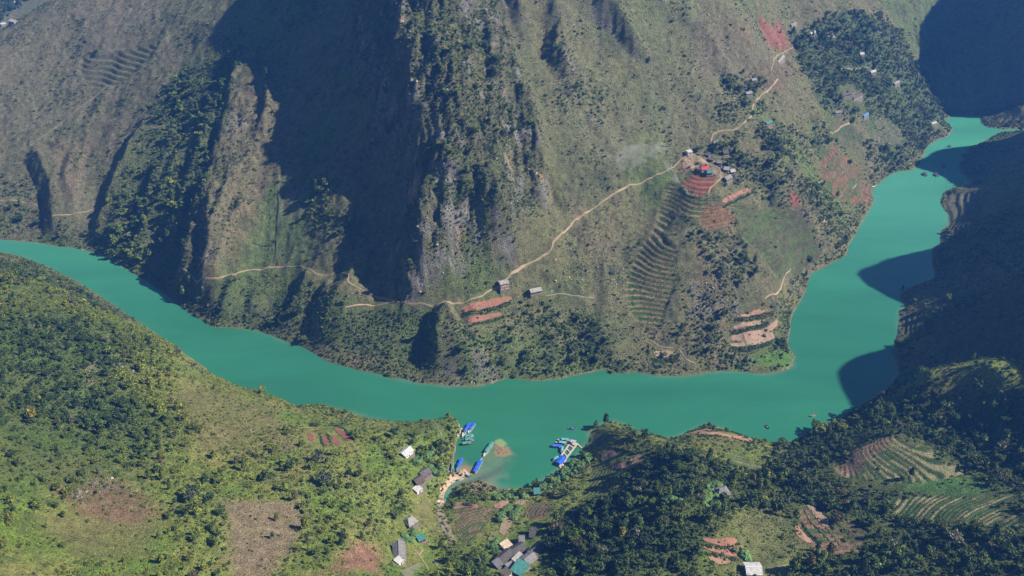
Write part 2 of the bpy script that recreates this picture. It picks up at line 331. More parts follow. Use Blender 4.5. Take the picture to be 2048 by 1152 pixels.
# ------------------------------------------------------------------ terraces cut into the slopes
def blur(A, r):
    for ax in (0, 1):
        P = np.concatenate([np.repeat(A.take([0], ax), r + 1, ax), A, np.repeat(A.take([-1], ax), r, ax)], ax)
        c = np.cumsum(P, ax, dtype=np.float64); k = 2 * r + 1
        A = (c.take(np.arange(k, c.shape[ax]), ax) - c.take(np.arange(0, c.shape[ax] - k), ax)) / k
    return A
TERR = [  # outline, step, share of the step that is riser, tread colour, riser colour, hedge density
 ('hedged', [(1325,381),(1321,425),(1304,467),(1279,492),(1262,533),(1250,567),(1254,617),(1275,646),(1325,658),(1333,625),(1342,592),(1358,558),(1350,533),(1358,500),(1337,483),(1328,462),(1350,432),(1345,410),(1345,380)], 2.5, .62, (.33,.2,.125), (.05,.11,.03), 1.0),
 ('hedged', [(1326,378),(1345,362),(1372,386),(1415,402),(1408,430),(1390,436),(1350,425),(1326,404)], 2.4, .62, (.3,.18,.11), (.05,.11,.03), 1.0),
 ('red', [(1362,366),(1388,348),(1432,350),(1434,362),(1420,384),(1396,394)], 2.1, .42, (.3,.12,.07), (.16,.06,.04), 0),
 ('brown', [(1404,418),(1440,404),(1462,420),(1474,440),(1452,454),(1412,462),(1402,440)], 1.9, .42, (.3,.14,.085), (.09,.09,.035), .3),
 ('faint', [(160,112),(320,82),(300,115),(230,172),(165,165)], 4.0, .3, (.11,.125,.07), (.05,.06,.035), 0),
 ('faint', [(70,290),(110,275),(125,300),(90,310)], 3.2, .35, (.13,.12,.07), (.07,.07,.04), 0),
 ('far', [(1640,300),(1668,285),(1705,318),(1742,362),(1748,398),(1715,412),(1665,392),(1640,350)], 2.0, .35, (.26,.12,.08), (.06,.09,.035), .25),
 ('far', [(1725,238),(1770,232),(1808,262),(1812,300),(1775,298),(1740,275)], 2.0, .35, (.18,.16,.1), (.05,.075,.035), .1),
 ('far', [(1655,240),(1700,240),(1725,280),(1700,300),(1660,280)], 2.0, .35, (.19,.14,.095), (.06,.08,.035), .15),
 ('far', [(1470,400),(1600,420),(1640,500),(1560,560),(1490,480)], 3.2, .25, (.1,.1,.05), (.075,.085,.04), 0),
 ('green', [(1665,932),(1705,905),(1760,876),(1800,872),(1860,900),(1925,935),(1940,952),(1890,960),(1830,968),(1780,968),(1740,960),(1690,955)], 1.15, .42, (.28,.26,.13), (.04,.075,.022), .04),
 ('green', [(1448,908),(1470,903),(1500,915),(1530,935),(1505,948),(1480,940)], 1.6, .4, (.19,.19,.09), (.07,.13,.03), .05),
 ('green', [(1782,1000),(1820,990),(1880,990),(1960,996),(2024,992),(2000,1010),(1995,1060),(1960,1046),(1900,1042),(1840,1034),(1790,1030)], 1.25, .46, (.3,.26,.13), (.035,.08,.02), .04),
 ('green', [(2000,1040),(2048,1020),(2060,1070),(2010,1080)], 2.0, .45, (.17,.13,.08), (.045,.09,.022), .15),
 ('dark', [(1672,1052),(1700,1040),(1740,1060),(1735,1100),(1690,1095)], 2.0, .45, (.12,.09,.06), (.04,.07,.022), .2),
 ('fields', [(1592,1048),(1600,1012),(1642,1012),(1668,1050),(1725,1100),(1690,1110),(1635,1100)], 1.5, .3, (.24,.14,.095), (.06,.13,.025), .1),
 ('pale', [(1172,866),(1190,858),(1212,862),(1216,890),(1200,900),(1180,895)], 1.2, .5, (.22,.22,.13), (.045,.08,.025), .3),
 ('rows', [(1180,935),(1215,925),(1238,940),(1232,985),(1205,1000),(1160,1000),(1175,960)], 1.2, .45, (.17,.19,.06), (.04,.07,.02), .3),
 ('rows', [(1055,1006),(1098,1002),(1108,1018),(1088,1040),(1050,1042),(1048,1022)], .9, .3, (.24,.14,.09), (.05,.05,.03), .1),
 ('fields', [(905,1008),(930,1003),(966,1012),(985,1008),(1000,1012),(965,1060),(935,1092),(915,1060)], .8, .22, (.25,.155,.1), (.09,.11,.04), .15),
 ('shore', [(1800,628),(1845,625),(1880,650),(1850,675),(1805,668)], 2.2, .4, (.11,.12,.06), (.06,.08,.035), .1),
 ('shore', [(1890,385),(1960,380),(1975,400),(1950,470),(1900,475),(1893,430)], 3.0, .35, (.13,.12,.07), (.07,.085,.04), .1),
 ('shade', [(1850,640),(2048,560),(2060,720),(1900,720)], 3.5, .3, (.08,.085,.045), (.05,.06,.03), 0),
]
riser = np.zeros(G.Z.shape, np.float32); terr = np.zeros(G.Z.shape, np.float32)
COLR = np.zeros(G.Z.shape + (3,), np.float32)
TW = []
ZB = G.Z.copy()
for kind, P, step, rs, tc, rc, hd in TERR: TW.append(trace(P, ZB))
HEDGE = np.zeros(G.Z.shape, np.float32)
terr_col = []
for (kind, P, step, rs, tc, rc, hd), Q in zip(TERR, TW):
    w = window(Q, 12); Xw, Yw = G.X[w], G.Y[w]
    d, _, _ = seg_dist(Xw, Yw, Q); ins = inside(Xw, Yw, Q)
    m = sstep(-1.5, 2.5, np.where(ins, d, -d) + 2.5 * fbm(Xw, Yw, 12, 2, 21))
    zs = blur(G.Z[w], 5); zs = blur(zs, 3) + 0.35 * step * fbm(Xw, Yw, 30, 2, 22)
    q = zs / step; fl = np.floor(q); fr = q - fl
    st = (fl + sstep(1 - rs, 1, fr) + .06 * fr) * step
    G.Z[w] = G.Z[w] * (1 - m) + (st - .3 * step) * m * (G.dist[w] > 0) + G.Z[w] * m * (G.dist[w] <= 0)
    rr = sstep(1 - rs - .1, 1 - rs + .05, fr) * (1 - sstep(.93, 1.0, fr) * .6)
    riser[w] = np.maximum(riser[w], rr * m); terr[w] = np.maximum(terr[w], m); HEDGE[w] = np.maximum(HEDGE[w], m * rr * hd)
    terr_col.append((w, m, rr, fl, tc, rc, kind))
G.Z = np.where(G.dist > 0, np.maximum(G.Z, .12), G.Z)
print('terraces', round(time.time() - T0, 1))

# ------------------------------------------------------------------ ground colour (what grows or lies there, with gap shade painted under the near woods), one value per metre
def region(P, soft=6, wob=6, sc_=16, seed=30):
    Q = trace(P); w = window(Q, soft + wob + 4); Xw, Yw = G.X[w], G.Y[w]
    d, _, _ = seg_dist(Xw, Yw, Q); ins = inside(Xw, Yw, Q)
    return w, sstep(-soft, soft, np.where(ins, d, -d) + wob * fbm(Xw, Yw, sc_, 3, seed)).astype(np.float32)
C = np.zeros(G.Z.shape + (3,), np.float32)
def paint(w, m, col): C[w] = C[w] * (1 - m[..., None]) + np.array(col, np.float32) * m[..., None]
X, Y = G.X, G.Y
na = fbm(X, Y, 90, 4, 31); nb = fbm(X, Y, 24, 4, 32); nc = fbm(X, Y, 7, 3, 33); nd = fbm(X, Y, 2.5, 2, 34)
ne = fbm(X + .0 * Y, Y * .33, 18, 4, 35)
C[:] = (.155, .15, .072)
full = np.s_[:, :]
paint(full, sstep(-.05, .5, na + .5 * nb), (.12, .155, .05))
paint(full, .8 * sstep(.05, .5, ne - .3 * na), (.17, .14, .082))
paint(full, .7 * sstep(.15, .5, nc + .4 * nb), (.06, .068, .036))
near = (Y < 640) & inside(X, Y, shore(NEAR) + [at_z(-500, 700, 0), (-720, 200), (900, 200), at_z(1800, 800, 0)])
nearf = blur(near.astype(np.float32), 3)
paint(full, nearf, (.19, .225, .05))
paint(full, nearf * sstep(0, .45, nb), (.23, .225, .065))
paint(full, nearf * sstep(0, .4, fbm(X, Y, 30, 4, 36)), (.145, .22, .035))
paint(full, nearf * .6 * sstep(.1, .5, nc), (.075, .1, .026))
for P, col, k in (
 ([(830,0),(1000,-30),(1100,120),(1300,300),(1180,420),(1090,300),(1000,100)], (.11,.12,.062), .5),
 ([(1180,100),(1270,150),(1280,220),(1180,200)], (.14,.16,.05), .6),
 ([(1265,265),(1320,255),(1340,285),(1290,305)], (.16,.2,.06), .8),
 ([(1210,115),(1250,130),(1255,160),(1225,140)], (.2,.2,.06), .7),
 ([(1380,60),(1500,60),(1600,140),(1560,190),(1400,150)], (.15,.095,.08), .5),
 ([(1520,45),(1560,50),(1575,90),(1555,100),(1530,85)], (.3,.11,.09), .8),
 ([(1470,50),(1500,40),(1500,80),(1480,75)], (.25,.12,.1), .7),
 ([(100,290),(180,275),(178,310),(158,380),(145,415),(118,360)], (.2,.105,.1), .85),
 ([(-20,-20),(360,-20),(230,180),(-20,300)], (.18,.16,.11), .7),
 ([(0,290),(230,180),(360,0),(480,0),(400,100),(330,200),(230,320),(180,480),(0,470)], (.16,.15,.09), .7),
 ([(540,130),(600,180),(590,330),(500,400),(440,540),(380,560),(440,280)], (.19,.155,.1), .6),
 ([(1100,0),(1500,0),(1560,130),(1350,290),(1200,330),(1120,200)], (.17,.165,.095), .5),
 ([(-60,500),(120,570),(240,650),(260,760),(330,860),(330,930),(250,960),(120,995),(-60,1000)], (.06,.088,.03), .61),  # wood floor darkened in colour for the shade between the trees
 ([(1110,1160),(1068,1080),(1190,1005),(1330,905),(1400,905),(1450,935),(1540,925),(1600,862),(1760,800),(2350,720),(2350,1170),(1700,1170),(1640,1110),(1480,1010),(1380,1160)], (.05,.07,.028), .7),
 ([(370,130),(480,60),(480,110),(452,230),(420,330),(350,560),(330,590),(190,495),(225,390),(300,230)], (.09,.12,.045), .7),
 ([(1580,60),(1660,30),(1800,60),(1830,130),(1890,210),(1850,300),(1800,335),(1730,240),(1640,210),(1600,130)], (.08,.11,.045), .7),
 ([(540,365),(615,360),(615,430),(610,520),(550,525),(500,520),(520,420)], (.12,.16,.06), .85),
 ([(560,365),(612,365),(612,425),(565,425)], (.17,.17,.12), .8),
 ([(450,520),(620,560),(600,660),(430,640)], (.09,.12,.045), .7),
 ([(640,600),(860,620),(880,740),(640,690)], (.085,.12,.04), .75),
 ([(1500,715),(1585,700),(1588,735),(1470,738)], (.1,.2,.04), .95),
 ([(1130,600),(1260,640),(1240,720),(1150,700)], (.1,.11,.05), .6),
 ([(1440,470),(1570,480),(1560,600),(1480,640)], (.115,.12,.06), .6),
 ([(450,1000),(600,1000),(616,1040),(590,1090),(530,1152),(470,1152)], (.235,.175,.11), .9),
 ([(600,1152),(650,1140),(720,1085),(765,1110),(765,1152)], (.3,.155,.105), .95),
 ([(60,1030),(200,1000),(330,1040),(300,1110),(150,1120)], (.2,.14,.075), .45),
 ([(120,985),(220,955),(290,990),(330,1030),(250,1050),(150,1030)], (.21,.12,.08), .75),
 ([(330,790),(420,770),(560,820),(600,900),(480,930),(380,880)], (.2,.16,.08), .6),
 ([(1480,1010),(1560,1020),(1600,1070),(1640,1105),(1560,1152),(1400,1152),(1440,1090),(1460,1060)], (.155,.16,.06), .9),
 ([(1880,955),(1940,955),(1990,975),(1960,992),(1850,985),(1790,975)], (.08,.17,.04), .9),
 ([(1290,870),(1350,880),(1480,885),(1500,900),(1400,905),(1300,900)], (.16,.16,.05), .8),
 ([(830,1010),(860,1005),(862,1040),(838,1045)], (.19,.16,.07), .9),
 ([(850,1050),(880,1040),(890,1080),(860,1090)], (.16,.17,.06), .8),
 ([(1372,303),(1392,305),(1440,330),(1450,350),(1435,366),(1400,352),(1370,350),(1350,348)], (.25,.18,.11), .85),
 ([(1470,640),(1560,630),(1558,680),(1470,695)], (.12,.11,.06), .5),
 ([(780,840),(900,845),(905,900),(870,870),(790,870)], (.12,.155,.045), .8),
 ([(880,1000),(960,990),(980,1000),(930,1010),(900,1040)], (.08,.14,.03), .7),
 ([(1890,383),(1975,378),(1960,440),(1950,480),(1900,500)], (.125,.12,.06), .7),
 ([(1270,860),(1300,900),(1260,920),(1190,905),(1215,870)], (.13,.14,.045), .7)):
    w, m = region(P, 26, 26, 40) if k == .61 else region(P); paint(w, m * k, col)
# rock
slope = np.hypot(*np.gradient(blur(G.Z, 1)))
streak = fbm(X, Y, 10, 4, 37)
rk = np.clip(rock * sstep(-.02, .32, streak + .5 * nb + .3 * sstep(1.0, 2.2, slope) - .25), 0, 1)
C = C * (1 - rock[..., None] * .5) + np.array([.075, .08, .042]) * rock[..., None] * .5
steep = sstep(1.5, 2.4, slope) * (terr < .2) * sstep(-.2, .3, streak)
rk = np.maximum(rk, steep * .8)
for P, k in (([(845,400),(1000,390),(1060,450),(960,500),(880,560),(835,600),(800,590),(815,500)], .85), ([(945,-20),(1015,-20),(1010,60),(985,75),(955,50)], .95), ([(705,50),(760,150),(800,260),(830,400),(845,330),(800,200),(745,60)], .6), ([(150,985),(200,962),(225,955),(232,968),(205,985),(170,1000)], .9), ([(160,730),(250,700),(260,790),(180,800)], .55), ([(1385,560),(1450,545),(1475,620),(1400,650),(1360,610)], .6), ([(780,520),(830,540),(820,600),(780,590)], .9), ([(860,720),(1000,700),(1000,765),(880,768)], .45)):
    w, m = region(P); rk[w] = np.maximum(rk[w], m * k * sstep(-.25, .35, nc[w] + .5 * nb[w]))
rc = np.stack([.17 + .08 * nb + .07 * nc, .155 + .07 * nb + .07 * nc, .14 + .07 * nb + .07 * nc], -1)
orange = sstep(.2, .55, fbm(X, Y * .6, 12, 3, 38))[..., None] * .7
rc = rc * (1 - orange) + np.array([.38, .26, .15]) * orange
C = C * (1 - rk[..., None]) + rc * rk[..., None]
ROCKM = rk
# terraces
for w, m, rr, fl, tc, rcl, kind in terr_col:
    v = (.82 + .36 * _hash(fl.astype(np.int64), fl.astype(np.int64) * 0 + 5, 3))[..., None]
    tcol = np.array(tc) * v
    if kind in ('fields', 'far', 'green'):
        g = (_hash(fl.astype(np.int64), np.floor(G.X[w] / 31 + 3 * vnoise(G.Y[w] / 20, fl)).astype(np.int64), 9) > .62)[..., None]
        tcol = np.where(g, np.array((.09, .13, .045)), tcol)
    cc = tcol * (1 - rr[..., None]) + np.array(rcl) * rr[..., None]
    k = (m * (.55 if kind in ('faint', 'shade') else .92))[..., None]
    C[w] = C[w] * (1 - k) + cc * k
w, m = region([(1660,938),(1705,900),(1760,874),(1798,873),(1772,895),(1735,915),(1712,945),(1690,958)], 3, 3); C[w] = C[w] * (1 - .75 * m[..., None]) + np.array([.3, .19, .13]) * (.75 * m[..., None]) * (1 - .6 * riser[w][..., None])
# wet line and mud at the water's edge
mud = (1 - sstep(.2, 1.8, G.dist + 1.5 * nb)) * (G.dist > -3) * sstep(-.3, .4, na + .6 * nb) * .8
C = C * (1 - mud[..., None]) + np.array([.25, .19, .12]) * mud[..., None]
w, m = region([(905,940),(940,935),(945,952),(915,962),(895,985),(884,1000),(884,975),(900,958)], 2, 1); paint(w, m, (.42, .28, .16))
w, m = region([(945,965),(990,968),(1000,978),(960,985),(930,975)], 2, 2); paint(w, m, (.26, .17, .11))
C *= (1 + .16 * nd + .12 * nc)[..., None]
C = np.clip(C, .012, .6)
print('colour', round(time.time() - T0, 1))
# ------------------------------------------------------------------ meshes from arrays
def grid_mesh(name, V, nr, ncol):
    idx = np.arange(nr * ncol).reshape(nr, ncol)
    q = np.stack([idx[:-1, :-1], idx[:-1, 1:], idx[1:, 1:], idx[1:, :-1]], -1).reshape(-1, 4)
    return raw_mesh(name, V, q)
def raw_mesh(name, V, q):
    me = bpy.data.meshes.new(name); nq, k = q.shape
    me.vertices.add(len(V)); me.vertices.foreach_set('co', np.asarray(V, np.float32).ravel())
    me.loops.add(nq * k); me.loops.foreach_set('vertex_index', q.ravel().astype(np.int32))
    me.polygons.add(nq); me.polygons.foreach_set('loop_start', (np.arange(nq) * k).astype(np.int32))
    me.polygons.foreach_set('use_smooth', np.ones(nq, bool))
    me.update(calc_edges=True); return me
def link(name, me, mat=None, parent=None):
    o = bpy.data.objects.new(name, me); COL.objects.link(o)
    if mat is not None and not me.materials: me.materials.append(mat)
    if parent is not None: o.parent = parent
    return o
def structure(o): o['kind'] = 'structure'; return o
XF0, XF1, YF0, YF1 = -690, 870, 262, 1500
def ground_h(x, y):
    x = np.asarray(x, float); y = np.asarray(y, float)
    f = G.sample(x, y)
    inside_f = np.minimum(np.minimum(x - G.x0, G.x0 + 1620 - x), np.minimum(y - G.y0, G.y0 + 1320 - y))
    wgt = sstep(4, 30, inside_f)
    b = base.sample(x, y) + 10 * fbm(x, y, 160, 5, 40) 
    return f * wgt + b * (1 - wgt)
def axis(lo, hi, fine0, fine1, st, growth=1.09, smax=60):
    a = list(np.arange(fine0, fine1 + .01, st)); s = st; v = fine0
    pre = []
    while v > lo: s = min(s * growth, smax); v -= s; pre.append(v)
    s = st; v = a[-1]; post = []
    while v < hi: s = min(s * growth, smax); v += s; post.append(v)
    return np.array(pre[::-1] + a + post)
# rows get wider apart with distance, columns spread with them: a sheet as fine as the ground needs to be
ys = [240.0]
while ys[-1] < 1480: ys.append(ys[-1] + 0.0019 * ys[-1])
pre = []; v = 240.0; s = .6
while v > -850: s = min(s * 1.12, 60); v -= s; pre.append(v)
post = []; v = ys[-1]; s = 3.0
while v < 2850: s = min(s * 1.12, 60); v += s; post.append(v)
ys = np.array(pre[::-1] + ys + post)
cols = np.arange(-.645, .6651, .00158)
fr = (np.arange(1, 27) / 26.0) ** 2.2
spread = np.clip(ys, 240, 1050)[:, None] + 75
mid = cols[None, :] * spread
TX = np.concatenate([(mid[:, :1] * (1 - fr[::-1]) - 1790 * fr[::-1]), mid, mid[:, -1:] * (1 - fr) + 1990 * fr], 1)
TY = np.repeat(ys[:, None], TX.shape[1], 1)
# ------------------------------------------------------------------ materials
def new_mat(name):
    m = bpy.data.materials.new(name); m.use_nodes = True; nt = m.node_tree
    return m, nt, nt.nodes['Principled BSDF']
def N(nt, t, **kw):
    n = nt.nodes.new(t)
    for k, v in kw.items(): setattr(n, k, v)
    return n
MATS = {}
def surf(name, col, rough=.8, var=.18, scale=1.0, bump=0, metallic=0, stripes=0, dirt=None):
    """plain worn surface: base colour broken up by noise, optional corrugation and dirt"""
    if name in MATS: return MATS[name]
    m, nt, b = new_mat(name); L = nt.links.new
    tc = N(nt, 'ShaderNodeTexCoord'); nz = N(nt, 'ShaderNodeTexNoise'); nz.inputs['Scale'].default_value = scale; nz.inputs['Detail'].default_value = 6
    L(tc.outputs['Object'], nz.inputs['Vector'])
    mr = N(nt, 'ShaderNodeMapRange'); mr.inputs[1].default_value = .3; mr.inputs[2].default_value = .7; mr.inputs[3].default_value = 1 - var; mr.inputs[4].default_value = 1 + var
    L(nz.outputs[0], mr.inputs[0])
    mx = N(nt, 'ShaderNodeVectorMath', operation='SCALE'); mx.inputs[0].default_value = col; L(mr.outputs[0], mx.inputs['Scale'])
    out = mx.outputs[0]
    if dirt:
        n2 = N(nt, 'ShaderNodeTexNoise'); n2.inputs['Scale'].default_value = scale * .45; n2.inputs['Detail'].default_value = 5; L(tc.outputs['Object'], n2.inputs['Vector'])
        r2 = N(nt, 'ShaderNodeMapRange'); r2.inputs[1].default_value = .48; r2.inputs[2].default_value = .68; L(n2.outputs[0], r2.inputs[0])
        mm = N(nt, 'ShaderNodeMix', data_type='RGBA'); L(r2.outputs[0], mm.inputs[0]); L(out, mm.inputs[6]); mm.inputs[7].default_value = (*dirt, 1); out = mm.outputs[2]
    L(out, b.inputs['Base Color']); b.inputs['Roughness'].default_value = rough; b.inputs['Metallic'].default_value = metallic
    if stripes or bump:
        bp = N(nt, 'ShaderNodeBump'); bp.inputs['Strength'].default_value = .6; bp.inputs['Distance'].default_value = .08
        if stripes:
            wv = N(nt, 'ShaderNodeTexWave'); wv.inputs['Scale'].default_value = stripes; L(tc.outputs['Object'], wv.inputs['Vector']); L(wv.outputs[1], bp.inputs['Height'])
        else: L(nz.outputs[0], bp.inputs['Height'])
        L(bp.outputs[0], b.inputs['Normal'])
    MATS[name] = m; return m

def ground_material():
    m, nt, b = new_mat('ground'); L = nt.links.new
    at = N(nt, 'ShaderNodeAttribute', attribute_name='albedo')
    geo = N(nt, 'ShaderNodeNewGeometry')
    n1 = N(nt, 'ShaderNodeTexNoise'); n1.inputs['Scale'].default_value = .9; n1.inputs['Detail'].default_value = 7; n1.inputs['Roughness'].default_value = .68
    n2 = N(nt, 'ShaderNodeTexNoise'); n2.inputs['Scale'].default_value = .22; n2.inputs['Detail'].default_value = 5
    L(geo.outputs['Position'], n1.inputs['Vector']); L(geo.outputs['Position'], n2.inputs['Vector'])
    r1 = N(nt, 'ShaderNodeMapRange'); r1.inputs[1].default_value = .32; r1.inputs[2].default_value = .68; r1.inputs[3].default_value = .5; r1.inputs[4].default_value = 1.5
    L(n1.outputs[0], r1.inputs[0])
    r2 = N(nt, 'ShaderNodeMapRange'); r2.inputs[1].default_value = .35; r2.inputs[2].default_value = .65; r2.inputs[3].default_value = .8; r2.inputs[4].default_value = 1.2
    L(n2.outputs[0], r2.inputs[0])
    mu = N(nt, 'ShaderNodeMath', operation='MULTIPLY'); L(r1.outputs[0], mu.inputs[0]); L(r2.outputs[0], mu.inputs[1])
    sc2 = N(nt, 'ShaderNodeVectorMath', operation='SCALE'); L(at.outputs['Color'], sc2.inputs[0]); L(mu.outputs[0], sc2.inputs['Scale'])
    L(sc2.outputs[0], b.inputs['Base Color']); b.inputs['Roughness'].default_value = .95; b.inputs['Specular IOR Level'].default_value = .15
    bp = N(nt, 'ShaderNodeBump'); bp.inputs['Strength'].default_value = 1.0; bp.inputs['Distance'].default_value = 2.4; L(n1.outputs[0], bp.inputs['Height']); L(bp.outputs[0], b.inputs['Normal'])
    return m
GROUND = ground_material()

TZ = ground_h(TX, TY)
V = np.stack([TX, TY, TZ], -1).reshape(-1, 3)
me = grid_mesh('hillside', V, *TX.shape)
inG = G.has(TX, TY)
col = np.ones(TX.shape + (4,), np.float32)
cs = np.stack([G.sample(TX, TY, C[..., k]) for k in range(3)], -1)
oc = np.array([.11, .11, .06]) * (1 + .3 * fbm(TX, TY, 60, 4, 50))[..., None]
col[..., :3] = np.where(inG[..., None], cs, oc)
ca = me.color_attributes.new('albedo', 'FLOAT_COLOR', 'POINT'); ca.data.foreach_set('color', col.ravel())
hillside = structure(link('hillside', me, GROUND)); hillside['label'] = 'steep grassy and wooded slopes of the river gorge'

# ------------------------------------------------------------------ water
def water_material():
    m, nt, b = new_mat('river_water'); L = nt.links.new
    at = N(nt, 'ShaderNodeAttribute', attribute_name='body'); geo = N(nt, 'ShaderNodeNewGeometry')
    nz = N(nt, 'ShaderNodeTexNoise'); nz.inputs['Scale'].default_value = .01; nz.inputs['Detail'].default_value = 7; nz.inputs['Roughness'].default_value = .6; nz.inputs['Distortion'].default_value = .8
    mp_ = N(nt, 'ShaderNodeMapping'); mp_.inputs['Rotation'].default_value = (0, 0, .35); mp_.inputs['Scale'].default_value = (.5, 1.6, 1); L(geo.outputs['Position'], mp_.inputs['Vector']); L(mp_.outputs[0], nz.inputs['Vector'])
    r = N(nt, 'ShaderNodeMapRange'); r.inputs[1].default_value = .3; r.inputs[2].default_value = .7; r.inputs[3].default_value = .86; r.inputs[4].default_value = 1.14; L(nz.outputs[0], r.inputs[0])
    s = N(nt, 'ShaderNodeVectorMath', operation='SCALE'); L(at.outputs['Color'], s.inputs[0]); L(r.outputs[0], s.inputs['Scale']); L(s.outputs[0], b.inputs['Base Color'])
    b.inputs['Roughness'].default_value = .08; b.inputs['IOR'].default_value = 1.4
    w1 = N(nt, 'ShaderNodeTexNoise'); w1.inputs['Scale'].default_value = .8; w1.inputs['Detail'].default_value = 4; L(geo.outputs['Position'], w1.inputs['Vector'])
    bp = N(nt, 'ShaderNodeBump'); bp.inputs['Strength'].default_value = .7; bp.inputs['Distance'].default_value = .15; L(w1.outputs[0], bp.inputs['Height']); L(bp.outputs[0], b.inputs['Normal'])
    return m
wx = np.concatenate([np.arange(-1790, -520, 35.0), np.arange(-520, -60, 2.6), np.arange(-60, 90, 1.0), np.arange(90, 720, 2.6), np.arange(720, 1990, 35.0)])
wy = np.concatenate([np.arange(340, 392, 8.0), np.arange(392, 520, 1.0), np.arange(520, 900, 2.6), np.arange(900, 1180, 4.0), np.arange(1180, 2800, 30.0)])
WX, WY = np.meshgrid(wx, wy)
wc = np.ones(WX.shape + (4,), np.float32); wc[..., :3] = np.array([.026, .152, .082]) * (1 + .8 * sstep(600, 1000, WY))[..., None] + np.array([.016, .0, .022]) * sstep(620, 1000, WY)[..., None]  # upstream water paled and tinted in its colour to imitate distance haze
def wpaint(P, col, k, soft=3, wob=3):
    Q = shore(P); d, _, _ = seg_dist(WX, WY, Q); ins = inside(WX, WY, Q)
    m = (k * sstep(-soft, soft, np.where(ins, d, -d) + wob * fbm(WX, WY, 7, 4, 51)))[..., None]; wc[..., :3] = wc[..., :3] * (1 - m) + np.array(col) * m
dsh = G.sample(WX, WY, G.dist)
k = (.32 * (1 - sstep(0, 4, -dsh + 2 * fbm(WX, WY, 9, 3, 52))) * G.has(WX, WY) * sstep(-.25, .45, fbm(WX, WY, 60, 3, 53)))[..., None]; wc[..., :3] = wc[..., :3] * (1 - k) + np.array([.16, .2, .12]) * k
wpaint([(900,925),(925,928),(960,925),(1010,905),(1015,925),(1000,945),(1000,985),(890,990)], (.15, .2, .125), .7, 7, 9)
wpaint([(985,885),(1000,880),(1020,900),(1028,910),(1005,915),(975,925),(960,920)], (.17, .2, .1), .55, 2.5, 3)
wpaint([(990,892),(1005,892),(1026,906),(1010,914),(990,915),(985,900)], (.27, .19, .1), .9, .8, 2.5)
wpaint([(990,880),(1004,876),(1012,888),(1003,891),(990,888)], (.22, .28, .11), .8, .5, 2)
wpaint([(905,940),(935,930),(945,945),(930,960),(900,962)], (.3, .19, .1), .8, 3, 2)
wpaint([(900,972),(920,965),(945,958),(990,938),(1015,925),(1000,945),(965,965),(940,966)], (.075, .1, .085), .75, 2.5, 3)
wpaint([(935,968),(960,962),(985,972),(1000,982),(960,990)], (.26, .19, .1), .75, 3, 3)
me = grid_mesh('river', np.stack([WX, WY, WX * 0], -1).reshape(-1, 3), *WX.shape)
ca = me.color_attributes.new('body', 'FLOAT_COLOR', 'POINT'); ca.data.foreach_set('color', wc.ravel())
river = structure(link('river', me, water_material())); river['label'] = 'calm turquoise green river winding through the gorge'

# ------------------------------------------------------------------ haze
def box_mesh(name, x0, x1, y0, y1, z0, z1):
    v = [(x, y, z) for z in (z0, z1) for y in (y0, y1) for x in (x0, x1)]
    f = [(0,2,3,1),(4,5,7,6),(0,1,5,4),(2,6,7,3),(0,4,6,2),(1,3,7,5)]
    me = bpy.data.meshes.new(name); me.from_pydata(v, [], f); me.update(); return me
hm = bpy.data.materials.new('haze'); hm.use_nodes = True; hm.node_tree.nodes.clear()
pv = hm.node_tree.nodes.new('ShaderNodeVolumePrincipled'); oo = hm.node_tree.nodes.new('ShaderNodeOutputMaterial')
pv.inputs['Color'].default_value = (.1, .34, 1, 1); pv.inputs['Density'].default_value = .00015; pv.inputs['Anisotropy'].default_value = .1
hm.node_tree.links.new(pv.outputs[0], oo.inputs['Volume'])
haze = link('haze', box_mesh('haze', -1850, 2050, -920, 2920, -12, 452), hm); haze['kind'] = 'stuff'
haze['label'] = 'thin blue haze filling the gorge'
print('ground', round(time.time() - T0, 1))
# ------------------------------------------------------------------ vegetation
def leaf_material(name, source):
    m, nt, b = new_mat(name); L = nt.links.new
    if source == 'instancer':
        at = N(nt, 'ShaderNodeAttribute', attribute_name='tint', attribute_type='INSTANCER'); col = at.outputs['Color']
    else:
        oi = N(nt, 'ShaderNodeObjectInfo'); col = oi.outputs['Color']
    sh = N(nt, 'ShaderNodeAttribute', attribute_name='leaf')
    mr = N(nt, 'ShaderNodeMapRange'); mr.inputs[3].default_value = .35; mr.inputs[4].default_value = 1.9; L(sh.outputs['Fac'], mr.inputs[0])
    s = N(nt, 'ShaderNodeVectorMath', operation='SCALE'); L(col, s.inputs[0]); L(mr.outputs[0], s.inputs['Scale'])
    L(s.outputs[0], b.inputs['Base Color']); b.inputs['Roughness'].default_value = .6; b.inputs['Specular IOR Level'].default_value = .25
    tr = N(nt, 'ShaderNodeBsdfTranslucent'); L(s.outputs[0], tr.inputs[0]); mx = N(nt, 'ShaderNodeMixShader'); mx.inputs[0].default_value = .24
    L(b.outputs[0], mx.inputs[1]); L(tr.outputs[0], mx.inputs[2]); L(mx.outputs[0], nt.nodes['Material Output'].inputs[0])
    return m
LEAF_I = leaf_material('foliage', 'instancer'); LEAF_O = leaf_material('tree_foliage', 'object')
BARK = surf('bark', (.14, .11, .085), .9, .3, 2.0)
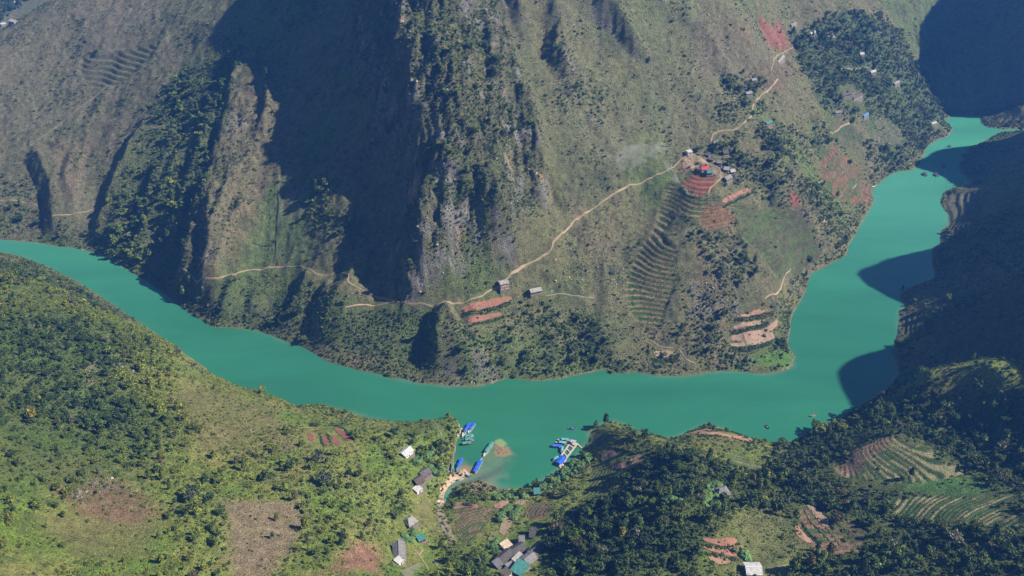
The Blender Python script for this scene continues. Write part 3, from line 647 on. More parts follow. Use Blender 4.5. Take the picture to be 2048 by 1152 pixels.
def crown_mesh(name, lobes, nq, leaf, seed, core=True, flat=.8, mat=None):
    """lobes: (x, y, z, r); nq leaf-sized quads spread over and inside them"""
    r = np.random.default_rng(seed); V = []; Fc = []; val = []
    wts = np.array([l[3] ** 2 for l in lobes]); wts /= wts.sum()
    for _ in range(nq):
        l = lobes[r.choice(len(lobes), p=wts)]; d = r.normal(size=3); d /= np.linalg.norm(d)
        if d[2] < -.45: d[2] *= -.6
        rr = l[3] * r.uniform(.72, 1.08); c = np.array(l[:3]) + d * rr * (1, 1, flat)
        n = d + r.normal(size=3) * .55; n /= np.linalg.norm(n); u = np.cross(n, r.normal(size=3)); u /= np.linalg.norm(u); v = np.cross(n, u)
        s = leaf * r.uniform(.55, 1.25); k = len(V)
        V += [c + u * s * .6, c + v * s * .42 + n * s * .15, c - u * s * .6, c - v * s * .42 + n * s * .15]; Fc.append((k, k + 1, k + 2, k + 3)); val.append(r.uniform(0, 1))
    me = bpy.data.meshes.new(name)
    if core:
        for l in lobes:
            bm = bmesh.new(); bmesh.ops.create_icosphere(bm, subdivisions=1, radius=l[3] * .78)
            k = len(V)
            for q in bm.verts: j = r.uniform(.8, 1.15); V.append(np.array((q.co.x * j + l[0], q.co.y * j + l[1], q.co.z * flat * j + l[2])))
            for f in bm.faces: Fc.append(tuple(k + q.index for q in f.verts)); val.append(.1)  # core faces coloured darker to imitate shade in the gaps between leaves
            bm.free()
    me.from_pydata([tuple(v) for v in V], [], Fc); me.update()
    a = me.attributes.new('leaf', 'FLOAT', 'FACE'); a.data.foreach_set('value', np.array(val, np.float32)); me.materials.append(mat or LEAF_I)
    return me
def lobes_round(seed, n, R0, h, spread):
    r = random.Random(seed); out = [(0, 0, h, R0)]
    for i in range(n):
        a = 6.28 * i / n + r.uniform(-.4, .4); q = spread * r.uniform(.7, 1.1)
        out.append((math.cos(a) * q, math.sin(a) * q, h + r.uniform(-.45, .35) * R0, R0 * r.uniform(.5, .78)))
    return out
def add_trunk(me, h, r0, seed):
    r = random.Random(seed); bm = bmesh.new(); bm.from_mesh(me); lay = bm.faces.layers.float.get('leaf')
    limbs = [((0, 0, -1.0), (r.uniform(-.3, .3), r.uniform(-.3, .3), h), r0, r0 * .5)]
    for i in range(4):
        a = 6.28 * i / 4 + r.uniform(-.5, .5); z = h * r.uniform(.45, .75)
        limbs.append(((0, 0, z), (math.cos(a) * h * .34, math.sin(a) * h * .34, z + h * .35), r0 * .45, r0 * .15))
    for p, q, a, b in limbs:
        p, q = Vector(p), Vector(q); ax = (q - p).normalized(); u = ax.orthogonal().normalized(); v = ax.cross(u)
        ring = [[bm.verts.new(c + (u * math.cos(k * 1.2566) + v * math.sin(k * 1.2566)) * rr) for k in range(5)] for c, rr in ((p, a), ((p + q) / 2 + u * .1, (a + b) / 2), (q, b))]
        for s in range(2):
            for k in range(5):
                f = bm.faces.new((ring[s][k], ring[s][(k + 1) % 5], ring[s + 1][(k + 1) % 5], ring[s + 1][k])); f.material_index = len(me.materials) - 1
    bm.to_mesh(me); bm.free()
def banana_mesh(name, seed, mat):
    r = random.Random(seed); V = []; Fc = []; val = []
    for i in range(9):
        a = 6.28 * i / 9 + r.uniform(-.25, .25); Lf = r.uniform(.85, 1.15); up = r.uniform(.35, .9); ca, sa = math.cos(a), math.sin(a); k = len(V)
        for t, wd in ((0, .04), (.35, .2), (.7, .2), (1, .03)):
            x = Lf * t; z = .9 + up * t - 1.1 * t * t; 
            for s in (-1, 1): V.append((ca * x - sa * wd * s, sa * x + ca * wd * s, z + .04))
        for j in range(3): Fc.append((k + 2*j, k + 2*j + 1, k + 2*j + 3, k + 2*j + 2)); val.append(r.uniform(.4, 1))
    k = len(V)
    for z, w in ((-.3, .09), (.95, .06)):
        for q in range(4): V.append((w * math.cos(q * 1.57), w * math.sin(q * 1.57), z))
    for q in range(4): Fc.append((k + q, k + (q + 1) % 4, k + 4 + (q + 1) % 4, k + 4 + q)); val.append(.2)
    me = bpy.data.meshes.new(name); me.from_pydata(V, [], Fc); me.update(); me.materials.append(mat)
    a = me.attributes.new('leaf', 'FLOAT', 'FACE'); a.data.foreach_set('value', np.array(val, np.float32)); return me
# unit sized plants: about one metre of radius, scaled per plant
def proto(kind, meshes):
    c = bpy.data.collections.new(kind)
    for i, me in enumerate(meshes):
        o = bpy.data.objects.new('%s_%s' % (kind, 'abcdefgh'[i]), me); c.objects.link(o)
    return c
P_SCRUB = proto('scrub_shapes', [crown_mesh('scrub', lobes_round(k, 2, .6, .3, .45), 22, .5, k, True, .7) for k in range(4)])
P_BUSH = proto('bush_shapes', [crown_mesh('bush', lobes_round(10 + k, 4, .62, .45, .5), 70, .38, 10 + k, True, .85) for k in range(5)])
def tree_meshes(mat, n, nq):
    out = []
    for k in range(n):
        shape = k % 4
        if shape == 0: lo = lobes_round(30 + k, 6, .62, 1.35, .6)
        elif shape == 1: lo = lobes_round(30 + k, 5, .5, 1.2, .55) + [(0.05, .1, 1.85, .48), (-.2, .1, 1.6, .42)]
        elif shape == 2: lo = [(r_[0], r_[1], r_[2], r_[3] * .8) for r_ in lobes_round(30 + k, 8, .55, 1.3, .78)]
        else: lo = lobes_round(30 + k, 3, .42, 1.1, .3) + [(.05, 0, 1.7, .42), (0, .05, 2.2, .32)]
        out.append(crown_mesh('tree_crown', lo, nq, .27, 30 + k, True, .85, mat))
    return out
tm = tree_meshes(LEAF_I, 8, 190)
for i, me in enumerate(tm): me.materials.append(BARK); add_trunk(me, 1.35, .07, i)
P_TREE = proto('tree_shapes', tm)
P_BANANA = proto('banana_shapes', [banana_mesh('banana', 60 + k, LEAF_I) for k in range(3)])
def scatter_nodes(coll):
    ng = bpy.data.node_groups.new('scatter_' + coll.name, 'GeometryNodeTree')
    ng.interface.new_socket('Geometry', in_out='INPUT', socket_type='NodeSocketGeometry'); ng.interface.new_socket('Geometry', in_out='OUTPUT', socket_type='NodeSocketGeometry')
    n = ng.nodes; L = ng.links.new; gi = n.new('NodeGroupInput'); go = n.new('NodeGroupOutput')
    ip = n.new('GeometryNodeInstanceOnPoints'); ci = n.new('GeometryNodeCollectionInfo'); ci.inputs[0].default_value = coll
    ci.inputs['Separate Children'].default_value = True; ci.inputs['Reset Children'].default_value = True
    def attr(nm, ty):
        a = n.new('GeometryNodeInputNamedAttribute'); a.data_type = ty; a.inputs[0].default_value = nm; return a.outputs[0]
    L(gi.outputs[0], ip.inputs['Points']); L(ci.outputs[0], ip.inputs['Instance']); ip.inputs['Pick Instance'].default_value = True
    L(attr('kind_index', 'INT'), ip.inputs['Instance Index']); L(attr('turn', 'FLOAT_VECTOR'), ip.inputs['Rotation']); L(attr('size', 'FLOAT_VECTOR'), ip.inputs['Scale'])
    L(ip.outputs[0], go.inputs[0]); return ng
def scatter(name, coll, P, size, tint, label, seed=1):
    r = np.random.default_rng(seed); n = len(P); me = bpy.data.meshes.new(name); me.vertices.add(n); me.vertices.foreach_set('co', np.asarray(P, np.float32).ravel())
    def put(nm, ty, arr, key): me.attributes.new(nm, ty, 'POINT').data.foreach_set(key, np.ascontiguousarray(arr).ravel())
    put('kind_index', 'INT', r.integers(0, len(coll.objects), n).astype(np.int32), 'value')
    put('turn', 'FLOAT_VECTOR', np.stack([r.normal(0, .12, n), r.normal(0, .12, n), r.uniform(0, 6.28, n)], -1).astype(np.float32), 'vector')
    put('size', 'FLOAT_VECTOR', (np.asarray(size)[:, None] * np.stack([r.uniform(.85, 1.2, n), r.uniform(.85, 1.2, n), r.uniform(.75, 1.15, n)], -1)).astype(np.float32), 'vector')
    put('tint', 'FLOAT_COLOR', np.concatenate([tint, np.ones((n, 1))], 1).astype(np.float32), 'color')
    o = link(name, me); md = o.modifiers.new('scatter', 'NODES'); md.node_group = scatter_nodes(coll)
    o['kind'] = 'stuff'; o['label'] = label; return o

# how thickly each kind grows, on a 2 m raster
DT, DB, DS = [np.zeros(cg.X.shape, np.float32) for _ in range(3)]
cgn = fbm(cg.X, cg.Y, 40, 4, 60); cgm = fbm(cg.X, cg.Y, 14, 3, 61)
nearc = cg.sample(0, 0) if False else G.sample(cg.X, cg.Y, nearf)
dist2 = G.sample(cg.X, cg.Y, G.dist)
DS += .3 + .65 * sstep(-.35, .35, cgm + .5 * cgn); DB += .02 + .22 * sstep(.0, .5, cgm + .6 * cgn); TONE = np.zeros(cg.X.shape, np.float32)
DS = np.maximum(DS, nearc * .8); DB = np.maximum(DB, nearc * (.3 + .6 * sstep(-.05, .4, cgn + .6 * cgm))); DT = np.maximum(DT, nearc * .30 * sstep(.12, .5, cgn + .5 * cgm))
shoreb = (1 - sstep(3, 26, dist2 + 9 * cgn)) * (dist2 > 0)
DB = np.maximum(DB, .75 * shoreb); DT = np.maximum(DT, .06 * shoreb)
def veg(P, t=None, b=None, s=None, soft=7):
    Q = trace(P); a = np.array(Q); i0, i1 = int((a[:, 0].min() - 14 - cg.x0) / 2), int((a[:, 0].max() + 14 - cg.x0) / 2); j0, j1 = int((a[:, 1].min() - 14 - cg.y0) / 2), int((a[:, 1].max() + 14 - cg.y0) / 2)
    w = np.s_[max(0, j0):max(0, j1), max(0, i0):max(0, i1)]; Xw, Yw = cg.X[w], cg.Y[w]
    if Xw.size == 0: return
    d, _, _ = seg_dist(Xw, Yw, Q); ins = inside(Xw, Yw, Q); m = sstep(-soft, soft, np.where(ins, d, -d) + soft * cgm[w])
    for D, v in ((DT, t), (DB, b), (DS, s)):
        if v is not None: D[w] = D[w] * (1 - m) + v * m * (.7 + .6 * sstep(-.4, .4, cgm[w]))
FOREST = [
 ([(-60,495),(120,560),(250,645),(330,705),(360,740),(350,800),(400,880),(360,940),(280,960),(200,975),(100,995),(-60,1000)], .68, 1.0, .9),
 ([(-60,1000),(100,995),(60,1060),(-60,1152)], .25, .7, None),
 ([(1110,1160),(1068,1080),(1110,1050),(1190,1005),(1230,985),(1330,905),(1400,905),(1450,935),(1500,952),(1540,925),(1560,885),(1600,862),(1680,830),(1760,800),(1850,790),(2350,720),(2350,1170)], .62, .9, None),
 ([(860,1110),(905,1090),(960,1110),(1000,1145),(1030,1160),(850,1160)], .8, .6, None),
 ([(560,990),(640,960),(700,930),(770,960),(800,1020),(780,1060),(720,1085),(640,1130),(600,1120),(600,1060),(620,1020)], .45, .7, None),
 ([(440,900),(560,890),(660,930),(600,990),(440,960)], .25, .6, None),
 ([(350,1010),(470,1000),(470,1100),(420,1160),(330,1160),(330,1060)], .45, .7, None),
 ([(830,870),(900,860),(908,925),(880,970),(860,985),(850,925),(815,930),(800,960),(770,930),(800,915)], .55, .6, None),
 ([(780,1000),(810,1000),(805,1030),(780,1100),(760,1100)], .6, .6, None),
 ([(880,985),(905,980),(950,990),(990,1000),(980,1005),(930,1000),(905,1004),(900,1060),(920,1100),(890,1110),(880,1060)], .35, .9, None),
 ([(990,992),(1060,975),(1100,962),(1150,930),(1180,905),(1190,925),(1160,960),(1150,1000),(1100,1000),(1050,1000)], .15, .9, None),
 ([(1215,845),(1265,858),(1290,880),(1260,920),(1225,915),(1205,880)], .03, .45, None),
 ([(370,135),(440,110),(478,60),(480,110),(452,230),(420,330),(385,440),(350,560),(330,590),(190,495),(225,390),(280,290),(300,230)], .28, .75, None),
 ([(600,330),(660,370),(690,420),(717,450),(700,500),(660,470),(620,420)], .4, .8, None),
 ([(0,360),(80,350),(80,470),(0,470)], .15, .7, None),
 ([(640,600),(860,625),(870,745),(780,750),(640,690)], .02, .9, .9),
 ([(430,640),(620,560),(640,600),(600,690),(500,655)], .03, .8, .8),
 ([(1000,640),(1080,600),(1180,640),(1240,735),(1120,755),(1000,755),(960,700)], .16, .85, None),
 ([(880,640),(960,660),(1000,760),(900,770),(870,720)], .05, .7, .8),
 ([(1380,455),(1450,440),(1510,500),(1500,590),(1450,560),(1400,510)], .3, .7, None),
 ([(1360,560),(1450,545),(1480,600),(1420,650),(1370,620)], .05, .4, .8),
 ([(1320,640),(1440,640),(1460,700),(1380,740),(1300,690)], .15, .7, None),
 ([(1580,60),(1660,30),(1800,60),(1830,130),(1890,210),(1870,270),(1850,300),(1800,335),(1740,320),(1730,240),(1690,240),(1640,210),(1600,130)], .6, 1.0, 1.0),
 ([(1500,250),(1620,260),(1740,330),(1730,345),(1640,290),(1560,330)], .3, .9, .9),
 ([(1430,270),(1500,300),(1560,330),(1600,400),(1560,420),(1500,380),(1450,370),(1440,330)], .35, .95, .9),
 ([(1440,150),(1530,160),(1520,230),(1480,260),(1430,250)], .4, 1.0, .9),
 ([(1560,380),(1640,360),(1700,440),(1700,490),(1620,520),(1580,450)], .35, 1.0, .9),
 ([(1560,560),(1620,520),(1600,620),(1580,700),(1560,700)], .15, .8, None),
 ([(1190,350),(1280,330),(1290,480),(1240,560),(1150,560),(1120,470)], .0, .12, .8),
 ([(820,-30),(950,-30),(970,60),(1000,150),(1050,250),(1090,400),(1000,420),(880,400),(840,240),(800,100)], .2, 1.0, 1.0),
 ([(960,180),(1050,250),(1090,400),(1000,490),(900,480)], .05, .75, .9),
 ([(690,-20),(830,-20),(820,250),(870,420),(840,600),(780,590),(800,400)], .04, .3, .3),
 ([(1085,100),(1130,60),(1200,240),(1130,200)], .05, .5, .5),
 ([(1190,-20),(1240,-20),(1320,130),(1280,130)], .1, .6, .5),
 ([(1800,400),(2350,260),(2350,740),(1800,780)], .06, .5, .8),
 ([(1960,215),(2060,205),(2060,255),(1990,262)], .1, .7, None)]
for P, t, b, s in FOREST: veg(P, t, b, s)
def tone(P, v):
    Q = trace(P); d, _, _ = seg_dist(cg.X, cg.Y, Q); TONE[:] += v * sstep(-26, 26, np.where(inside(cg.X, cg.Y, Q), d, -d) + 24 * cgn)
tone([(-60,600),(150,640),(230,700),(260,800),(330,860),(330,930),(250,960),(120,990),(-60,1000)], -2.6)
tone([(370,135),(440,110),(478,60),(480,110),(452,230),(420,330),(385,440),(350,560),(330,590),(190,495),(225,390),(280,290),(300,230)], .9)
tone([(1130,1020),(1330,930),(1400,930),(1430,1010),(1380,1060),(1400,1152),(1080,1152)], -.5)
tone([(1500,900),(2060,760),(2060,1000),(1700,880)], -.6)
tone([(200,740),(330,720),(480,800),(640,830),(760,860),(700,920),(480,900),(400,960),(560,980),(640,1060),(440,1000),(300,960)], .8)
tone([(-60,560),(200,620),(330,700),(260,690),(120,640),(-60,620)], .8)
SPARSE = [(608,850,706,850,706,897,608,897),(450,1000,600,1000,616,1040,590,1090,530,1152,470,1152), (600,1152,650,1140,720,1085,765,1110,765,1152), (1480,1010,1560,1020,1600,1070,1640,1105,1560,1152,1400,1152,1440,1090,1460,1060),
 (1400,1075,1480,1078,1495,1110,1470,1140,1400,1120), (1880,955,1940,955,1990,975,1960,992,1850,985,1790,975), (545,365,612,365,612,520,545,520), (1500,712,1588,710,1590,738,1500,738), (1372,303,1400,300,1445,335,1440,366,1400,392,1365,366),
 (920,600,1030,592,1010,645,930,650), (1465,640,1560,632,1555,690,1460,695), (905,1003,1000,1005,965,1090,935,1095), (1045,1000,1110,1000,1095,1045,1045,1045), (1000,1005,1045,1000,1010,1065,990,1060),
 (1210,905,1240,895,1290,905,1280,930,1225,938), (1385,845,1500,880,1495,890,1380,872), (60,1030,200,1000,330,1040,300,1110,150,1120), (830,1000,862,1005,866,1046,836,1046), (1660,935,1800,868,1870,900,2000,990,1850,990,1700,970),
 (1780,995,2024,990,2000,1062,1840,1036), (1588,1010,1645,1010,1728,1104,1640,1104), (1160,1000,1180,930,1240,930,1235,990,1205,1002), (1165,862,1212,858,1218,892,1180,898), (1450,905,1500,905,1535,935,1500,945,1465,930),
 (1050,780,1070,780,1070,800,1050,800), (990,1060,1030,1070,1090,1060,1085,1100,1060,1150,990,1150,985,1100), (820,935,860,935,860,985,820,985), (800,895,835,895,835,920,800,920), (805,1030,832,1030,832,1062,805,1062), (780,1080,815,1080,815,1125,780,1125),
 (835,1080,870,1090,850,1152,790,1152,800,1130), (995,560,1030,560,1030,590,995,590), (1055,572,1088,572,1088,600,1055,600), (1480,1125,1535,1125,1535,1152,1480,1152), (1430,970,1460,970,1462,1000,1430,1000), (1395,325,1430,325,1430,352,1395,352)]
for q in SPARSE: veg([(q[i], q[i+1]) for i in range(0, len(q), 2)], .03, .06, .2, 3)
veg([(1400,1152),(1480,1010),(1560,1020),(1640,1105)], .0, .12, .75, 4)
tmask = G.sample(cg.X, cg.Y, terr)
DT *= 1 - tmask; DB *= 1 - .93 * tmask; DS *= 1 - .9 * tmask
land = (dist2 > 1.2)
PATH_PX = {
 'footpath': [[(-30,398),(0,400),(40,402),(62,407),(78,414)], [(104,432),(150,427),(195,413)], [(204,436),(214,441),(232,440)],
   [(358,543),(370,541),(385,552),(400,560),(430,558),(460,549),(500,540),(545,535),(585,535),(612,538),(630,547),(650,551),(668,550),(682,546),(697,551),(695,562),(712,573),(735,585),(757,597),(780,603),(800,607),(825,609),(850,608),(880,606),(910,607),(935,602),(958,592),(975,583),(992,576),(1004,566),(1012,558),(1030,545),(1045,533),(1060,525),(1085,512),(1103,500),(1108,483),(1125,465),(1145,444),(1160,432),(1190,412),(1215,396),(1240,383),(1265,371),(1290,361),(1320,348),(1345,335),(1362,319),(1384,305)],
   [(1384,305),(1396,318),(1420,325),(1438,340),(1440,356),(1424,372),(1416,386)],
   [(1420,283),(1427,268),(1445,261),(1472,257),(1490,243),(1503,232),(1506,215),(1512,200),(1530,186),(1545,174),(1556,158)], [(1543,142),(1546,124),(1555,110),(1572,102),(1588,96)],
   [(1660,262),(1680,256),(1700,243)], [(1680,138),(1715,138),(1745,130)], [(1868,240),(1880,252),(1895,268)],
   [(1300,680),(1318,692),(1345,695),(1360,702),(1372,718),(1392,728)], [(1582,540),(1565,565),(1550,588),(1530,600)],
   [(828,1100),(838,1110),(850,1130),(862,1148)], [(838,1112),(845,1100),(840,1095)], [(880,1140),(868,1120)],
   [(868,845),(878,858),(885,872)], [(690,615),(735,610),(790,607)], [(1300,598),(1310,592)], [(1090,592),(1120,588),(1190,597)], [(1535,1138),(1570,1130),(1600,1120)], [(0,312),(60,290),(130,240),(205,180),(290,110),(345,70),(420,10)],
   [(0,40),(8,22),(20,28),(26,40)], [(0,30),(10,20)], [(160,243),(200,235),(250,248),(275,240)], [(290,255),(330,252)]]}
PATHW = [[(trace(p)) for p in PATH_PX['footpath']]][0]
for q in PATHW:
    d, _, _ = seg_dist(cg.X[::1], cg.Y[::1], q, False) if False else (None, None, None)
    a = np.array(q); i0, i1 = int((a[:, 0].min() - 8 - cg.x0) / 2), int((a[:, 0].max() + 8 - cg.x0) / 2) + 1; j0, j1 = int((a[:, 1].min() - 8 - cg.y0) / 2), int((a[:, 1].max() + 8 - cg.y0) / 2) + 1
    w = np.s_[max(0, j0):max(1, j1), max(0, i0):max(1, i1)]
    if cg.X[w].size == 0: continue
    d, _, _ = seg_dist(cg.X[w], cg.Y[w], q, False); k = sstep(2.0, 4.5, d); DT[w] *= k; DB[w] *= k; DS[w] *= k
SHUT = []   # footprints of houses, filled before the plants are sown
TREE_PX = []
# ------------------------------------------------------------------ helpers for things
def elevated(px, py, up=0.0):
    """the spot where something standing up metres tall has its top on this line of sight"""
    a, b, c = ray(px, py); t = np.linspace(240, 2600, 4800); x, y, z = t * a, t * b, CAM_H + t * c
    k = int(np.argmax(z < np.maximum(ground_h(x, y), 0) + up)); return float(x[k]), float(y[k]), float(ground_h(x[k], y[k]))
class MB:
    def __init__(s): s.v = []; s.f = []
    def box(s, c, d, rz=0, tilt=0):
        k = len(s.v); M = Matrix.Rotation(rz, 3, 'Z') @ Matrix.Rotation(tilt, 3, 'X')
        for z in (-.5, .5):
            for y in (-.5, .5):
                for x in (-.5, .5): s.v.append(tuple(Vector(c) + M @ Vector((x * d[0], y * d[1], z * d[2]))))
        s.f += [tuple(k + i for i in q) for q in ((0,2,3,1),(4,5,7,6),(0,1,5,4),(2,6,7,3),(0,4,6,2),(1,3,7,5))]; return s
    def poly(s, pts, faces):
        k = len(s.v); s.v += [tuple(p) for p in pts]; s.f += [tuple(k + i for i in q) for q in faces]; return s
    def slab(s, a, b, c, d, t):     # a sheet through four corners, t thick (downwards)
        return s.poly([*(Vector(p) for p in (a, b, c, d)), *(Vector(p) - Vector((0, 0, t)) for p in (a, b, c, d))], [(0,1,2,3),(7,6,5,4),(0,4,5,1),(1,5,6,2),(2,6,7,3),(3,7,4,0)])
    def build(s, name, m, parent=None, loc=None):
        me = bpy.data.meshes.new(name); me.from_pydata(s.v, [], s.f); me.update(); me.materials.append(m)
        o = link(name, me, None, parent)
        if loc is not None: o.location = loc
        return o
def tag(o, label, cat, group=None):
    o['label'] = label; o['category'] = cat
    if group: o['group'] = group
    return o
def thing(name, label, cat, loc, rz=0, group=None):
    o = bpy.data.objects.new(name, None); COL.objects.link(o); o.location = loc; o.rotation_euler = (0, 0, rz); o.empty_display_size = 1
    return tag(o, label, cat, group)

# ------------------------------------------------------------------ draped sheets: fields, ponds, paths
def drape(name, P, m, label, lift=.3, res=2.0, edge=.5, level=None):
    Q = trace(P); B = []
    for i in range(len(Q)):
        a, b = Q[i], Q[(i + 1) % len(Q)]; n = max(1, int(math.hypot(b[0] - a[0], b[1] - a[1]) / 1.6))
        for k in range(n): B.append((a[0] + (b[0] - a[0]) * k / n, a[1] + (b[1] - a[1]) * k / n))
    A = np.array(B)
    for _ in range(2): A = (np.roll(A, 1, 0) + 2 * A + np.roll(A, -1, 0)) / 4
    A = A + edge * np.stack([fbm(A[:, 0], A[:, 1], 5, 2, 80), fbm(A[:, 0], A[:, 1], 5, 2, 81)], -1); B = [tuple(p) for p in A]
    X_, Y_ = np.meshgrid(np.arange(A[:, 0].min(), A[:, 0].max(), res), np.arange(A[:, 1].min(), A[:, 1].max(), res))
    X_, Y_ = X_.ravel() + .03, Y_.ravel() + .07; k = inside(X_, Y_, B); d, _, _ = seg_dist(X_, Y_, B); k &= d > .7
    pts = [Vector((float(x), float(y))) for x, y in B] + [Vector((float(x), float(y))) for x, y in zip(X_[k], Y_[k])]
    v, e, f, *_ = delaunay_2d_cdt(pts, [], [list(range(len(B)))], 1, 1e-4)
    vx = np.array([p[0] for p in v]); vy = np.array([p[1] for p in v]); z = ground_h(vx, vy)
    if level is not None: z = np.full(vx.shape, float(np.quantile(z, level)))
    me = bpy.data.meshes.new(name); me.from_pydata([(float(a), float(b), float(c) + lift) for a, b, c in zip(vx, vy, z)], [], [tuple(q) for q in f]); me.update(); me.materials.append(m)
    o = structure(link(name, me)); o['label'] = label; return o
def soil(name, c, furrow=0, dirt=None): return surf(name, c, .95, .22, .5, bump=1, stripes=furrow, dirt=dirt)
RED = soil('red_soil', (.28, .125, .08), 0, (.2, .12, .07)); REDD = soil('dark_red_soil', (.2, .07, .05), 0, (.14, .06, .04)); BRN = soil('brown_soil', (.3, .17, .11), 0, (.2, .13, .07))
TAN = soil('pale_soil', (.29, .2, .13), 0, (.22, .19, .1)); PINK = soil('dry_soil', (.27, .17, .12), 0, (.2, .16, .09))
PATHM = surf('trodden_earth', (.32, .23, .14), .95, .25, .06, dirt=(.2, .17, .1))
FIELDS = [
 ('ploughed_field', [(919,617),(948,607),(982,598),(1010,594),(1027,595),(1023,601),(1000,610),(968,618),(940,624),(925,625)], RED, 'upper strip of bare red soil below the brick house'),
 ('ploughed_field', [(933,639),(965,631),(1003,624),(1005,629),(975,639),(947,646),(935,645)], RED, 'lower strip of bare red soil below the brick house'),
 ('ploughed_field', [(1471,634),(1500,625),(1525,619),(1537,621),(1524,627),(1508,630),(1480,634)], BRN, 'topmost bare terrace above the river bend'),
 ('ploughed_field', [(1462,655),(1483,646),(1510,642),(1533,639),(1525,646),(1508,652),(1485,655),(1467,658)], PINK, 'second bare terrace above the river bend'),
 ('ploughed_field', [(1458,674),(1478,668),(1500,663),(1533,655),(1545,646),(1554,638),(1558,646),(1550,656),(1542,662),(1552,677),(1537,683),(1515,684),(1492,683),(1462,681)], PINK, 'widest bare terrace above the river bend'),
 ('ploughed_field', [(1456,688),(1480,686),(1510,683),(1533,681),(1542,685),(1510,691),(1467,694)], TAN, 'lowest pale terrace above the river bend'),
 ('ploughed_field', [(1304,706),(1320,701),(1340,702),(1353,707),(1350,713),(1330,715),(1308,713)], TAN, 'small pale plot near the far shore'),
 ('ploughed_field', [(1443,401),(1456,393),(1470,387),(1485,380),(1500,374),(1503,378),(1487,387),(1470,396),(1446,410)], RED, 'red cut strip on the slope below the hill village'),
 ('ploughed_field', [(1579,386),(1592,388),(1601,400),(1601,411),(1592,417),(1578,412)], REDD, 'dark red plot among the far terraces'),
 ('ploughed_field', [(1645,434),(1658,444),(1654,449),(1646,444)], TAN, 'small tan plot near the wooded far shore'),
 ('pond', [(1625,363),(1634,360),(1643,362),(1645,367),(1634,371),(1627,369)], surf('pale_pond', (.3,.3,.2), .4, .1), 'small pale pond among the far terraces'),
 ('pond', [(1698,374),(1706,370),(1713,372),(1710,378),(1702,379)], surf('pale_pond', (.3,.3,.2), .4, .1), 'small yellowish pond beside the far shore terraces'),
 ('ploughed_field', [(616,864),(622,866),(627,872),(629,881),(623,886),(617,878)], REDD, 'leftmost of four dark red plots on the near slope'),
 ('ploughed_field', [(643,870),(649,871),(654,877),(659,889),(653,893),(646,883)], REDD, 'second of four dark red plots on the near slope'),
 ('ploughed_field', [(661,873),(669,872),(676,879),(682,889),(675,894),(665,884)], REDD, 'third of four dark red plots on the near slope'),
 ('ploughed_field', [(666,854),(674,855),(684,861),(697,871),(704,883),(694,882),(683,873),(673,864)], REDD, 'largest of four dark red plots on the near slope'),
 ('ploughed_field', [(1401,1075),(1414,1076),(1440,1079),(1474,1078),(1478,1086),(1468,1092),(1454,1093),(1430,1089),(1408,1083)], RED, 'upper red plot above the white walled house'),
 ('ploughed_field', [(1394,1091),(1420,1092),(1444,1096),(1490,1095),(1498,1103),(1490,1110),(1469,1115),(1440,1108),(1414,1100)], RED, 'middle red plot above the white walled house'),
 ('ploughed_field', [(1414,1110),(1440,1112),(1460,1116),(1466,1123),(1452,1129),(1436,1130),(1420,1122)], BRN, 'lower brown plot above the white walled house'),
 ('ploughed_field', [(1221,931),(1246,927),(1262,919),(1273,912),(1286,908),(1288,916),(1283,926),(1261,940),(1240,938),(1223,937)], BRN, 'brown plot on the knoll right of the jetty'),
 ('ploughed_field', [(1200,914),(1210,905),(1221,899),(1233,902),(1233,909),(1215,921),(1202,925)], PINK, 'pinkish plot nearest the jetty'),
 ('ploughed_field', [(1376,867),(1395,861),(1414,859),(1428,861),(1441,866),(1463,871),(1490,873),(1505,878),(1504,883),(1480,884),(1455,877),(1432,872),(1415,869),(1396,870)], BRN, 'curved brown field along the near shore'),
 ('ploughed_field', [(1588,1047),(1597,1048),(1603,1060),(1613,1074),(1634,1088),(1622,1089),(1606,1082),(1594,1072)], BRN, 'left brown field beside the stepped plots'),
 ('ploughed_field', [(1612,1009),(1628,1014),(1644,1026),(1658,1041),(1658,1054),(1646,1054),(1636,1040),(1624,1024)], PINK, 'right pinkish field above the stepped plots'),
 ('ploughed_field', [(985,1011),(997,1005),(1010,998),(1023,992),(1019,1002),(1010,1011),(1000,1019),(989,1017)], BRN, 'brown triangular field behind the cove'),
 ('ploughed_field', [(1015,1025),(1025,1012),(1038,998),(1050,993),(1062,992),(1053,1003),(1040,1012),(1028,1027),(1027,1042),(1018,1058),(1008,1073),(997,1065),(1003,1046)], TAN, 'long pale field running down to the dark roofed hamlet'),
 ('pond', [(974,1080),(981,1072),(992,1069),(1000,1073),(1001,1081),(992,1088),(983,1090),(977,1093)], surf('muddy_pond', (.17,.16,.06), .25, .3, .3, dirt=(.1,.14,.04)), 'muddy green pond beside the dark roofed hamlet'),
 ('pond', [(836,1012),(843,1006),(853,1006),(858,1014),(856,1030),(849,1042),(839,1036),(835,1024)], surf('brown_pond', (.22,.18,.08), .25, .3, .3, dirt=(.12,.2,.04)), 'brown pond between the stream and the huts'),
 ('paddy_field', [(800,1143),(820,1134),(841,1126),(845,1132),(832,1145),(822,1154),(806,1154)], surf('wet_paddy', (.2,.19,.13), .4, .2, .4, dirt=(.13,.17,.06)), 'wet grey paddy field in the bottom corner'),
 ('ploughed_field', [(905,1010),(918,1004),(936,1006),(960,1012),(958,1018),(930,1014),(907,1020)], BRN, 'fan shaped brown plot beside the stream'),
 ('ploughed_field', [(1372,308),(1388,308),(1405,318),(1425,326),(1400,330),(1388,342),(1372,345),(1362,335)], surf('bare_yard', (.3,.2,.13), .95, .2, .3, dirt=(.2,.17,.09)), 'bare brown yard around the hilltop houses'),
]
for nm, P, m, lb in FIELDS: drape(nm, P, m, lb, level=.45 if nm == 'pond' else None, lift=.5 if nm == 'pond' else .3)
